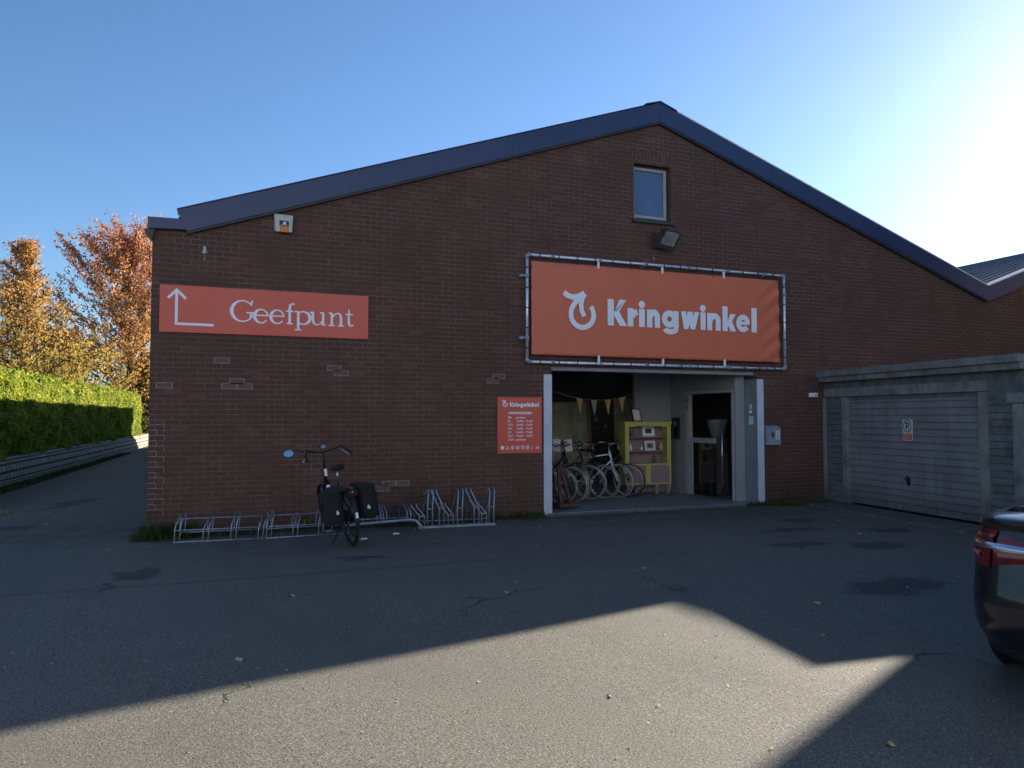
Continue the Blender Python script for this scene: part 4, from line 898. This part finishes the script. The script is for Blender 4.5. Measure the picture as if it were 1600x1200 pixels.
# grass verge below
def tufts(P, h, mat, name, label, parent=None, lean=.5):
    n = len(P); P = np.asarray(P, float); a = rng.random(n)*6.283; hh = h*(.5+rng.random(n)); w_ = .008+.006*rng.random(n)
    dx, dy = np.cos(a), np.sin(a); l = lean*hh*rng.random(n)
    A = P+np.stack([-dy*w_, dx*w_, 0*a], 1); B = P+np.stack([dy*w_, -dx*w_, 0*a], 1); C = P+np.stack([dx*l, dy*l, hh], 1)
    V = np.stack([A, B, C], 1).reshape(-1, 3); me = bpy.data.meshes.new(name); me.vertices.add(3*n); me.vertices.foreach_set('co', V.ravel())
    me.loops.add(3*n); me.loops.foreach_set('vertex_index', np.arange(3*n)); me.polygons.add(n); me.polygons.foreach_set('loop_start', np.arange(0, 3*n, 3)); me.polygons.foreach_set('loop_total', np.full(n, 3))
    me.update(calc_edges=True); me.materials.append(mat); o = bpy.data.objects.new(name, me); col.objects.link(o); o['kind'] = 'stuff'; o['label'] = label; o['category'] = 'plants'; return o
n = 9000; y = 5+30*rng.random(n)**1.3; x = -6.69+SH*y+.40+.55*rng.random(n)**1.5
P = [(a_, b_, gz(a_, b_)-.01) for a_, b_ in zip(x, y)]
tufts(P, .10, M['grass'], 'verge_grass', 'thin grass strip at the foot of the stone retaining wall')
P = []
def strip(n, x0, x1, y0, y1, p=1.5):
    for _ in range(n):
        x_ = x0+(x1-x0)*random.random(); c_ = .5+.5*math.sin(x_*5)*math.sin(x_*2.3+1)
        if random.random() > .25+.75*c_: continue
        P.append((x_, y1-(y1-y0)*random.random()**p, -.005))
strip(1800, -1.0, -.25, -.42, -.0); strip(500, -.95, -.84, -.1, .8); strip(1400, -.3, 4.9, -.30, -.0, 2.2); strip(1100, 9.68, 11.1, -.45, -.0, 1.6); strip(350, 4.6, 5.15, -.15, 0); strip(250, 9.2, 9.7, -.2, -.08)
tufts(P, .085, M['grass'], 'wall_foot_weeds', 'low weeds and moss growing along the foot of the brick wall')
P = [(-.84+.6*random.random()**.8, -.35*random.random()-.01, -.01) for _ in range(1500)]
tufts(P, .15, M['grass'], 'corner_grass', 'clump of grass at the left corner of the brick wall', lean=.9)
# soil strip
m = MB(); NS = 60; e0 = []; e1 = []
for i in range(NS+1):
    x = -.95+(5.1+.95)*i/NS; e0.append((x, -.02, .006)); e1.append((x, -.22-.10*math.sin(x*4.1)*math.sin(x*1.7)-.05*random.random()-(.2 if x < -.3 else 0), .006))
for i in range(NS): m.quad(e1[i], e1[i+1], e0[i+1], e0[i])
structure(m.build('soil_strip', M['soil']))
# small weeds with leaves
def weed(x, y, h, n, label):
    t = empty('weed', (x, y, 0), 0, label, 'weed'); m = MB(); P = []
    for k in range(5):
        a = random.random()*6.28; top = Vector((.10*math.cos(a), -.03-.03*random.random(), h*(.6+.4*random.random()))); m.tube([(0, 0, 0), top*.5+Vector((.01, 0, 0)), top], [.003, .002, .001], 4)
        for _ in range(n//5): u = .3+.7*random.random(); P.append(top*u+Vector((random.gauss(0, .03), random.gauss(0, .015), random.gauss(0, .02))))
    m.build('stem', M['grass'], t); leafcloud(P, np.tile([0, -1, .3], (len(P), 1)), .022, M['hedge'], 'leaves', t, .8)
weed(-.42, -.10, .34, 40, 'small pale flowering weed by the brick left of the first bike rack')
weed(3.05, -.10, .82, 60, 'tall thin dry weed against the brick behind the right bike rack')
weed(1.2, -.12, .22, 30, 'tiny weed at the wall behind the second bike rack')

# ------------------------------------------------------------------ trees
def tree(x, y, H_, Rr, nl, mat, label, z0, seed, name='oak_tree', lsize=.13, low=.18, cone=1.0, sig=.10, nb=52):
    rd = random.Random(seed); t = empty(name, (x, y, z0), 0, label, 'tree')
    tr = MB(); tr.tube([(.0, 0, 0), (.05, .02, H_*.25), (-.05, .05, H_*.55), (.02, 0, H_*.82), (0, 0, H_*.99)], [H_*.018, H_*.014, H_*.009, H_*.004, .01], 10); tr.build('trunk', M['bark'], t)
    lb_ = MB(); pts = []; wts = []
    for i in range(nb):
        f = (i+rd.random()*.8)/nb; zb = H_*(low+(.96-low)*f); az = i*2.4+rd.random()*.7
        prof_ = (1-f)**cone*.95+.10 if f > .25 else (.75+f)
        L = Rr*prof_*(.62+.62*rd.random()); up = .22+.75*f+.25*rd.random()
        p = Vector((0, 0, zb)); d = Vector((math.cos(az), math.sin(az), up)).normalized(); P = [p.copy()]
        ns_ = 8
        for k in range(ns_):
            d = (d+Vector((rd.gauss(0, .09), rd.gauss(0, .09), rd.gauss(.045, .06)))).normalized(); p = p+d*L/ns_; P.append(p.copy())
        r0 = .010*H_*(1-f*.75)*.55; lb_.tube(P, [max(.010, r0*(1-k/(ns_+.5))) for k in range(ns_+1)], 5, False)
        dens = .35+.9*rd.random()
        for k in range(1, ns_+1):
            for q in range(3):
                dd = (d*.9+Vector((rd.gauss(0, .6), rd.gauss(0, .6), rd.gauss(.10, .30)))).normalized(); l2 = L*(.12+.20*rd.random())+.25; s = P[k]-(P[k]-P[k-1])*rd.random(); e = s+dd*l2
                lb_.tube([s, (s+e)/2+Vector((0, 0, .04)), e], [.018, .012, .006], 4, False); pts.append((s, e)); wts.append(dens*(.25+rd.random()**1.5)*l2)
            pts.append((P[k-1], P[k])); wts.append(.12*dens*L/ns_)
    lb_.build('branches', M['bark'], t)
    n = nl; ss = np.array([list(a) for a, b in pts]); ee = np.array([list(b) for a, b in pts]); wgt = np.array(wts); wgt /= wgt.sum()
    idx = rng.choice(len(pts), n, p=wgt); u = (.10+.98*rng.random(n))[:, None]
    P = ss[idx]*(1-u)+ee[idx]*u+rng.normal(size=(n, 3))*np.array([1, 1, .55])*sig*(H_/9)
    leafcloud(P, np.tile([0, 0, 1], (n, 1)), lsize, mat, 'crown', t, .75, 1.5)
    return t
tree(-7.6, 26.0, 9.6, 3.7, 20000, M['oak1'], 'green and gold autumn tree behind the hedge at the left edge', -.3, 3, lsize=.075, low=.13, cone=1.1)
tree(-5.7, 50.0, 15.0, 9.2, 40000, M['oak2'], 'tall russet autumn tree behind the hedge nearest the brick building', -.3, 8, lsize=.12, low=.12, cone=.62, nb=70, sig=.085)
tree(-9.0, 43.0, 7.2, 4.8, 16000, M['oak1'], 'golden autumn tree farther back between the other two', -.3, 21, lsize=.11, low=.12, cone=.9)
tree(-4.9, 52.5, 7.0, 2.8, 12000, M['bush'], 'dark green shrub beyond the far end of the hedge', -.4, 5, 'shrub', .15, .04)

# ------------------------------------------------------------------ bike racks
def low_rack(label, loc, rz):
    t = empty('bike_rack', loc, rz, label, 'bike rack', 'galvanised bike racks along the wall')
    m = MB(); m.tube([(0, 0, .015), (1.13, 0, .015)], .010, 8); m.tube([(0, .02, .165), (1.13, .02, .165)], .009, 8); m.build('rail', M['galv'], t)
    m = MB(); m.tube([(.05, .38, .27), (1.10, .38, .27)], .009, 8); m.tube([(.05, .36, .09), (1.10, .36, .09)], .008, 8); m.build('rear_rail', M['galv'], t)
    for i in range(4):
        hi = .27 if i % 2 == 0 else .22
        for j in range(2):
            x = .01+i*.345+j*.065; x = min(x, 1.12); h = hi+.02*j; o = MB()
            o.tube([(x, 0, .0), (x+.012, .01, h*.75), (x+.03, .03, h), (x+.045, .06, h+.015), (x+.05, .33, h+.06), (x+.05, .38, h+.04), (x+.04, .385, h-.08), (x+.03, .38, .09)], .009, 7)
            o.build('hoop', M['galv'], t)
    return t
r1 = low_rack('low galvanised bike rack at the left corner of the wall', (-.46, -.74, 0), R(-3))
r2 = copy_tree(r1); r2.location = (.68, -.82, 0); r2.rotation_euler = (0, 0, R(3)); r2['label'] = 'low galvanised bike rack with the black bicycle in its right end'
t = empty('bike_rack', (1.85, -.62, 0), 0, 'thick tubed low bike rack just right of the parked black bicycle', 'bike rack', 'galvanised bike racks along the wall')
MB().tube([(-.12, -.12, .12), (.82, -.12, .155), (.92, -.12, .14), (1.0, -.13, .06), (1.03, -.14, .0)], .022, 10).build('tube', M['galv'], t)
MB().tube([(-.1, .42, .12), (.95, .42, .12)], .011, 8).build('rear_rail', M['galv'], t)
for i, x in enumerate((.02, .10, .36, .45, .80)):
    for j in range(2): MB().tube([(x+.05*j, -.12, .13), (x+.05*j, -.1, .26), (x+.05*j+.01, .10, .33), (x+.05*j+.01, .38, .34), (x+.05*j, .42, .12)], .0095, 7).build('hoop', M['galv'], t)
t = empty('bike_rack', (2.84, -.62, 0), R(-2), 'taller galvanised bike rack with slanted high and low hoops nearest the doorway', 'bike rack', 'galvanised bike racks along the wall')
MB().box((0, -.03, 0), (1.2, .03, .035)).build('base_beam', M['galv'], t, .005); MB().tube([(.0, .40, .05), (1.2, .40, .05)], .012, 8).build('rear_rail', M['galv'], t)
for i, (x, hi) in enumerate(((.02, 0), (.14, 1), (.32, 1), (.46, 0), (.60, 1), (.86, 1), (.98, 0), (1.10, 1))):
    hh = .56 if hi else .36; sh_ = -.11 if i % 3 != 1 else .02
    for j in range(2):
        xx_ = x+.075*j; MB().tube([(xx_, 0, .03), (xx_, .0, hh*.5), (xx_+sh_, .03, hh-.04), (xx_+sh_-.005, .06, hh), (xx_+sh_, .12, hh-.01), (xx_+sh_*.6, .26, hh*.6), (xx_+.01, .38, hh*.4), (xx_, .40, .05)], .011, 7).build('hoop', M['galv'], t)
    MB().tube([(x, .0, hh*.5), (x+.075, .0, hh*.5)], .009, 6).build('cross_bar', M['galv'], t)

# ------------------------------------------------------------------ parked city bicycle
def city_bike():
    t = empty('city_bicycle', (1.685, -1.74, 0), R(90+13), 'black city bicycle with twin dark panniers and a round mirror parked in the rack', 'bicycle')
    add_wheel(t, 0, M['black'], M['blackgloss'], .345, .02); add_wheel(t, 1.12, M['black'], M['blackgloss'], .345, .02)
    f = MB(); bb = (.46, 0, .30)
    f.tube([(.40, 0, .50), (.31, 0, .78)], .018); f.tube([bb, (.40, 0, .50)], .02); f.tube([(.955, 0, .80), (.80, 0, .55), (.62, 0, .36), bb], .028, 10)
    for s in (-1, 1): f.tube([bb, (0, s*.07, .345)], .012); f.tube([(.34, 0, .68), (0, s*.07, .345)], .010)
    f.tube([(.925, 0, .95), (.965, 0, .76)], .026, 10); f.build('frame', M['blackgloss'], t)
    MB().box((.885, -.018, .84), (.90, .018, .94)).build('frame_decal', M['white'], t); MB().box((.83, -.02, .64), (.86, .02, .72)).build('frame_decal', M['white'], t)
    fk = MB()
    for s in (-1, 1): fk.tube([(.97, s*.055, .72), (1.03, s*.06, .55), (1.12, s*.055, .345)], .015)
    fk.tube([(.97, -.06, .73), (.97, .06, .73)], .016); fk.build('fork', M['blackgloss'], t)
    h = MB(); h.tube([(.925, 0, .95), (.88, 0, 1.17)], .015); h.tube([(.60, .30, 1.12), (.70, .29, 1.17), (.82, .24, 1.23), (.90, .13, 1.19), (.90, 0, 1.17), (.90, -.13, 1.19), (.82, -.24, 1.23), (.70, -.29, 1.17), (.60, -.30, 1.12)], .012); h.build('handlebar', M['black'], t)
    for s in (-1, 1):
        MB().tube([(.58, s*.303, 1.11), (.70, s*.291, 1.168)], .019, 10).build('grip', M['black'], t); MB().tube([(.84, s*.22, 1.20), (.80, s*.27, 1.15), (.72, s*.33, 1.09)], .007).build('brake_lever', M['steel'], t)
    MB().box((.86, -.05, 1.21), (.90, .05, 1.29)).build('display', M['navy'], t, .008); MB().box((.852, -.032, 1.228), (.859, .032, 1.272)).build('screen', M['lintel'], t)
    mi = empty_part('mirror', t); MB().tube([(.80, .28, 1.21), (.78, .36, 1.27), (.74, .45, 1.26)], .006).build('stalk', M['black'], mi)
    Mm = Matrix.Translation((.735, .50, 1.235)) @ Matrix.Rotation(R(90), 4, 'Z') @ Matrix.Rotation(R(24), 4, 'X') @ Matrix.Diagonal((1, 1, .72, 1))
    MB().lathe((0, 0, 0), (0, 1, 0), [(-.02, 0), (-.016, .04), (0, .072), (.004, .070)], 24).xf(Mm).build('shell', M['black'], mi); MB().lathe((0, 0.0, 0), (0, 1, 0), [(.003, .066), (.004, 0)], 24).xf(Mm).build('glass', M['mirror'], mi)
    s_ = MB(); s_.tube([(.17, 0, .99), (.26, 0, 1.0), (.38, 0, 1.0), (.48, 0, .99)], [.07, .105, .06, .02], 14); s_.v = [(x, y, .99+(z-.99)*.42) for x, y, z in s_.v]; s_.build('saddle', M['black'], t)
    MB().tube([(.31, 0, .78), (.29, 0, .97)], .014).build('seat_post', M['steel'], t)
    rk = MB()
    for s in (-1, 1): rk.tube([(.25, s*.07, .72), (-.28, s*.07, .70)], .007); rk.tube([(-.10, s*.07, .70), (0, s*.08, .345)], .007)
    for x in (-.26, -.1, .1): rk.tube([(x, -.07, .71), (x, .07, .71)], .006)
    rk.build('luggage_rack', M['black'], t)
    for s in (-1, 1):   # pannier: bulging box
        b = MB(); nU, nV = 10, 12; cx_2, cy_, cz_ = -.08, s*.215, .565
        for i in range(nV+1):
            ph = -math.pi/2+math.pi*i/nV
            for k in range(20):
                a = 2*math.pi*k/20; se = lambda v, e: math.copysign(abs(v)**e, v)
                b.v.append((cx_2+.185*se(math.cos(ph), .25)*se(math.cos(a), .35)*(1-.15*math.sin(ph)), cy_+s*.01*math.cos(ph)+.122*se(math.cos(ph), .35)*se(math.sin(a), .6)*(1-.18*math.sin(ph)-.05*math.cos(3*ph)), cz_+.215*se(math.sin(ph), .35)))
        for i in range(nV):
            for k in range(20): b.f.append((i*20+k, i*20+(k+1) % 20, (i+1)*20+(k+1) % 20, (i+1)*20+k)); b.s.append(True)
        pb = b.build('pannier', M['darkcloth'], t)
        MB().hexa([(-.275, s*.09, .745), (.11, s*.09, .745), (.11, s*.325, .715), (-.275, s*.325, .715), (-.24, s*.08, .80), (.08, s*.08, .80), (.08, s*.27, .775), (-.24, s*.27, .775)]).build('flap', M['darkcloth'], pb, .02)
        e = MB(); e.box((-.275, s*.20-.012, .47), (-.271, s*.20+.006, .50)); e.box((-.275, s*.20-.002, .495), (-.271, s*.20+.016, .52)); e.box((-.275, s*.20+.012, .47), (-.271, s*.20+.02, .505)); e.build('emblem', M['white'], pb)
        MB().tube([(-.10, s*.32, .74), (-.12, s*.37, .62), (-.08, s*.34, .50)], .008).build('strap', M['black'], pb)
    lt = MB(); lt.box((-.30, -.06, .66), (-.27, .06, .74)); lt.build('rear_light', M['black'], t, .006); MB().box((-.306, -.05, .668), (-.300, .05, .695)).build('red_reflector', M['redlens'], t); MB().box((-.306, -.01, .715), (-.3005, .01, .725)).build('reflector_dot', M['white'], t)
    for cx2, a0, a1 in ((0, 10, 200), (1.12, 30, 150)):
        mg = MB(); P = [(cx2+.372*math.cos(R(a)), 0, .345+.372*math.sin(R(a))) for a in range(a0, a1+1, 8)]
        for p, q in zip(P[:-1], P[1:]): mg.quad((p[0], -.032, p[2]), (q[0], -.032, q[2]), (q[0], .032, q[2]), (p[0], .032, p[2]), smooth=True)
        mg.build('mudguard', M['black'], t)
    MB().box((-.385, -.016, .40), (-.378, .016, .47)).build('mudguard_reflector', M['white'], t)
    ks = MB(); ks.tube([(.30, .03, .28), (.24, .12, .12), (.16, .24, .0)], .011); ks.tube([(.30, -.03, .28), (.24, -.08, .12), (.20, -.14, .01)], .011); ks.build('kickstand', M['black'], t)
    cr = MB(); cr.tube([(.46, -.09, .30), (.40, -.10, .44)], .010); cr.tube([(.46, .09, .30), (.52, .10, .16)], .010); cr.box((.47, .10, .14), (.57, .19, .165)); cr.box((.35, -.19, .43), (.45, -.10, .455)); cr.build('crank', M['steel'], t)
    MB().hexa([(.0, -.075, .29), (.55, -.075, .24), (.55, -.06, .24), (0, -.06, .29), (0, -.075, .41), (.55, -.075, .41), (.55, -.06, .41), (0, -.06, .41)]).build('chain_case', M['black'], t, .01)
city_bike()
bpy.data.objects['city_bicycle'].rotation_euler = (R(-7.5), 0, R(90+7))

# ------------------------------------------------------------------ car
CAR = empty('parked_car', (4.25, -9.04, 0), R(5), 'glossy dark navy car seen by its rear left corner at the right edge', 'car')
LEN = 4.8
def interp(tb, z):
    for (z0, v0), (z1, v1) in zip(tb[:-1], tb[1:]):
        if z <= z1: u = max(0, (z-z0)/(z1-z0)); return v0+(v1-v0)*u
    return tb[-1][1]
xr_t = [(.20, .22), (.26, .10), (.34, .05), (.42, .015), (.50, 0), (.60, 0), (.68, .015), (.76, .03), (.86, .045), (.95, .07), (1.0, .08), (1.035, .05), (1.05, .06), (1.07, .12)]
xf_t = [(.20, 4.6), (.34, 4.74), (.55, 4.8), (.70, 4.7), (.80, 4.5), (.9, 4.15), (1.0, 3.6), (1.07, 3.3)]
b_t = [(.20, .80), (.28, .87), (.40, .915), (.60, .925), (.75, .92), (.88, .905), (.98, .87), (1.05, .82), (1.07, .78)]
def outline_pt(z, t, grow=0.0, n=5.2):
    a0, a1, b = interp(xr_t, z)-grow, interp(xf_t, z)+grow, interp(b_t, z)+grow
    cx, a = (a0+a1)/2, (a1-a0)/2; c, s = math.cos(t), math.sin(t); f = lambda v: math.copysign(abs(v)**(2/n), v)
    return (cx+a*f(c), b*f(s), z)
def tparam(k, n):    # denser around the corners
    return 2*math.pi*k/n
NT = 160
zl = [.20, .23, .26, .30, .34, .38, .42, .46, .50, .55, .60, .64, .68, .72, .76, .81, .86, .91, .95, .98, 1.0, 1.018, 1.035, 1.045, 1.05, 1.06, 1.07]
body = MB()
for z in zl:
    for k in range(NT): body.v.append(outline_pt(z, tparam(k, NT)))
for j in range(len(zl)-1):
    for k in range(NT): body.f.append((j*NT+k, j*NT+(k+1) % NT, (j+1)*NT+(k+1) % NT, (j+1)*NT+k)); body.s.append(True)
top = (len(zl)-1)*NT; body.f.append(tuple(range(NT-1, -1, -1))); body.s.append(False)
cen = len(body.v); body.v.append((2.2, 0, 1.09))
for k in range(NT): body.f.append((top+k, top+(k+1) % NT, cen)); body.s.append(True)
body.build('body', M['carpaint'], CAR)
gh = MB(); gz_ = [(1.06, .30, 3.55, .78), (1.15, .62, 3.3, .75), (1.25, .98, 3.0, .71), (1.35, 1.4, 2.7, .66), (1.42, 1.75, 2.45, .60), (1.45, 2.0, 2.3, .5)]
for z, a0, a1, b in gz_:
    for k in range(64):
        t_ = 2*math.pi*k/64; f = lambda v: math.copysign(abs(v)**(2/4.5), v); gh.v.append(((a0+a1)/2+(a1-a0)/2*f(math.cos(t_)), b*f(math.sin(t_)), z))
for j in range(len(gz_)-1):
    for k in range(64): gh.f.append((j*64+k, j*64+(k+1) % 64, (j+1)*64+(k+1) % 64, (j+1)*64+k)); gh.s.append(True)
gh.f.append(tuple(5*64+k for k in range(64))); gh.s.append(True)
gh.build('window_band', M['carglass'], CAR)
rfm = MB(); rp = [(1.352, 1.37, 2.72, .662), (1.425, 1.72, 2.48, .605), (1.455, 1.95, 2.35, .52), (1.47, 2.0, 2.3, .3)]
for z, a0, a1, b in rp:
    for k in range(64):
        t_ = 2*math.pi*k/64; f = lambda v: math.copysign(abs(v)**(2/4.5), v); rfm.v.append(((a0+a1)/2+(a1-a0)/2*f(math.cos(t_))*1.01, b*1.01*f(math.sin(t_)), z))
for j in range(3):
    for k in range(64): rfm.f.append((j*64+k, j*64+(k+1) % 64, (j+1)*64+(k+1) % 64, (j+1)*64+k)); rfm.s.append(True)
rfm.f.append(tuple(3*64+k for k in range(64))); rfm.s.append(True); rfm.build('roof', M['carpaint'], CAR)
for s in (-1, 1):
    for a, b, c_, d in (((.30, .70, 1.06), (1.40, .60, 1.36), .10, .09), ((2.0, .785, 1.06), (2.0, .67, 1.36), .05, .03), ((3.45, .68, 1.06), (2.65, .58, 1.36), .06, .05)):
        pil = MB(); pil.hexa([(a[0], s*(a[1]-.06), a[2]), (a[0]+c_*2, s*(a[1]+.065), a[2]), (a[0]+c_*3.2, s*(a[1]+.075), a[2]), (a[0]+c_*1.2, s*(a[1]-.04), a[2]+.02), (b[0], s*(b[1]-.05), b[2]+.02), (b[0]+d*2, s*(b[1]+.06), b[2]), (b[0]+d*3, s*(b[1]+.065), b[2]), (b[0]+d*1.2, s*(b[1]-.04), b[2]+.03)])
        pil.build('pillar', M['carpaint'], CAR, .01)
def patch(z0f, z1f, t0, t1, grow, nt_=24, nz=6):
    m = MB()
    for i in range(nz+1):
        for k in range(nt_+1):
            u = k/nt_; t_ = t0+(t1-t0)*u; z = z0f(u)+(z1f(u)-z0f(u))*i/nz; m.v.append(outline_pt(z, t_, grow*math.sin(math.pi*min(1, max(.0, i/nz)))*.6+grow*.5))
    for i in range(nz):
        for k in range(nt_): m.f.append((i*(nt_+1)+k, i*(nt_+1)+k+1, (i+1)*(nt_+1)+k+1, (i+1)*(nt_+1)+k)); m.s.append(True)
    return m
def t_for(yfrac, front=False):   # angle whose lateral position is yfrac of the half width, on the rear half
    v = abs(yfrac)**(5.2/2); a = math.asin(min(1, v)); return math.pi-a if yfrac > 0 else math.pi+a
for s in (1, -1):
    T0 = (math.pi-math.asin(.9999)+.0) if s > 0 else (math.pi+math.asin(.9999))
    ta = math.pi-1.30 if s > 0 else math.pi+1.30     # forward end of the lamp, on the flank
    tb = t_for(.62*s); tc_ = t_for(.60*s); td = t_for(.30*s)
    tl = patch(lambda u: .79+.04*(1-u)-.025*u, lambda u: .965+.02*math.sin(u*2.0), ta, tb, .010).build('tail_light', M['redlens'], CAR)
    patch(lambda u: .812, lambda u: .85, t_for(.86*s), t_for(.70*s), .016).build('inner_lens', M['redglass'], tl)
    patch(lambda u: .905+.01*u, lambda u: .955, ta+(.12 if s > 0 else -.12), tb, .018).build('upper_lens', M['redlens'], tl)
    patch(lambda u: .78+.05*u, lambda u: .965-.05*u**2, tc_, td, .010).build('lid_light', M['redlens'], CAR)
patch(lambda u: .872, lambda u: .912, t_for(.93), t_for(-.93), .020, 90, 4).build('chrome_strip', M['chrome'], CAR)
patch(lambda u: .20, lambda u: .315, math.pi-1.5, math.pi+1.5, .004, 60, 4).build('lower_bumper', M['carblack'], CAR)
patch(lambda u: .985, lambda u: 1.02, math.pi-.75, math.pi+.75, .004, 60, 3).build('lid_recess', M['carblack'], CAR)
np_ = MB(); np_.box((-.035, -.26, .62), (-.02, .26, .73)); np_.build('number_plate', M['white'], CAR)
for x in (.95, 3.75):
    for s in (-1, 1):
        ar = MB().lathe((x, s*.905, .33), (0, s, 0), [(.0, .0), (.0, .37), (.025, .375)], 40).build('wheel_arch', M['carblack'], CAR)
        w_ = empty_part('wheel', CAR); MB().torus((x, s*.84, .33), (0, 1, 0), .25, .08, 48, 12, 1.25).build('tyre', M['black'], w_)
        m = MB(); m.lathe((x, s*.93, .33), (0, s, 0), [(-.05, .19), (0, .20), (.005, .18), (-.02, .17)], 40)
        for k in range(5):
            a = 2*math.pi*k/5; m.tube([(x, s*.93, .33), (x+.185*math.cos(a), s*.925, .33+.185*math.sin(a))], [.03, .018], 6)
        m.build('rim', M['steel'], w_)
# side creases: door seams as thin dark strips
dsm = MB()
for s in (-1, 1):
    for x in (1.45, 2.45, 3.4): dsm.box((x, s*.924, .38), (x+.005, s*.932, .98))
dsm.build('door_seam', M['black'], CAR)

# ------------------------------------------------------------------ litter and leaves
def leafmesh(mat):
    m = MB(); P = []
    for i in range(9):
        a = 2*math.pi*i/9; r = .035*(1 if i % 2 else .6); P.append((r*1.5*math.cos(a), r*math.sin(a), .006+.012*math.cos(2*a)))
    m.quad(*P); return m.build('fallen_leaf', mat, None)
lm = leafmesh(M['litter']); first = True
for i, (x, y) in enumerate([(7.16, -5.95), (9.75, -.75), (9.3, -2.2), (5.9, -7.2), (3.2, -8.7), (5.0, -6.3), (6.4, -4.8), (2.6, -4.9), (.7, -4.3), (-1.6, -.9), (-1.2, -.95), (-2.4, 2.2), (2.2, -7.6), (1.1, -8.3), (8.5, -3.4), (5.6, -3.9), (4.4, -4.4), (7.6, -6.4), (3.9, -2.6), (6.9, -7.0), (.2, -6.1), (4.3, -7.1)]):
    o = lm if first else lm.copy()
    if not first: col.objects.link(o)
    first = False; o.location = (x, y, gz(x, y)+.003); o.rotation_euler = (0, 0, i*1.7); o.scale = (.5+.4*(i % 3)/2,)*3
    tag(o, 'small dry fallen leaf lying on the asphalt yard', 'leaf', 'fallen leaves on the asphalt')
for i, (x, y, lb_) in enumerate(((1.92, -1.30, 'crumpled white paper scrap by the rear wheel of the parked bicycle'), (2.42, -1.02, 'small white paper scrap in front of the thick tubed rack'))):
    m = MB(); m.hexa([(-.05, -.02, 0), (.05, -.03, .004), (.045, .03, .0), (-.04, .03, .005), (-.03, -.015, .018), (.035, -.02, .012), (.03, .02, .02), (-.03, .02, .014)]); o = m.build('paper_scrap', M['paper'], None); o.location = (x, y, .002); tag(o, lb_, 'litter')

P = []; 
for _ in range(1500):
    a, b = random.choice([((-.9, -.9), (5.2, -.15)), ((9.7, -.5), (10.3, -3.8)), ((-3.9, 9), (-4.6, 2)), ((4.5, -1.2), (9.6, -.2))]); u = random.random()
    x = a[0]+(b[0]-a[0])*u+random.gauss(0, .12); y = a[1]+(b[1]-a[1])*u+random.gauss(0, .12); P.append((x, min(y, -.05) if -.9 < x < 5.2 else y, gz(x, y)+.004))
for _ in range(700): x = random.uniform(-4, 10); y = random.uniform(-10, -.5); P.append((x, y, .004))
o = leafcloud(P, np.tile([0, 0, 1], (len(P), 1)), .014, M['litter'], 'grit', None, .25, 1.2); tag(o, 'fine grit and leaf crumbs scattered over the asphalt', 'grit', None, 'stuff')
dg_ = MB(); dg_.box((-3.75, 5.35, -.30), (-2.35, 6.15, gz(-3, 5.7)+.012)); o = dg_.build('drain_cover', M['concrete'], None, .01); tag(o, 'flat pale rectangular cover in the path left of the building', 'cover')
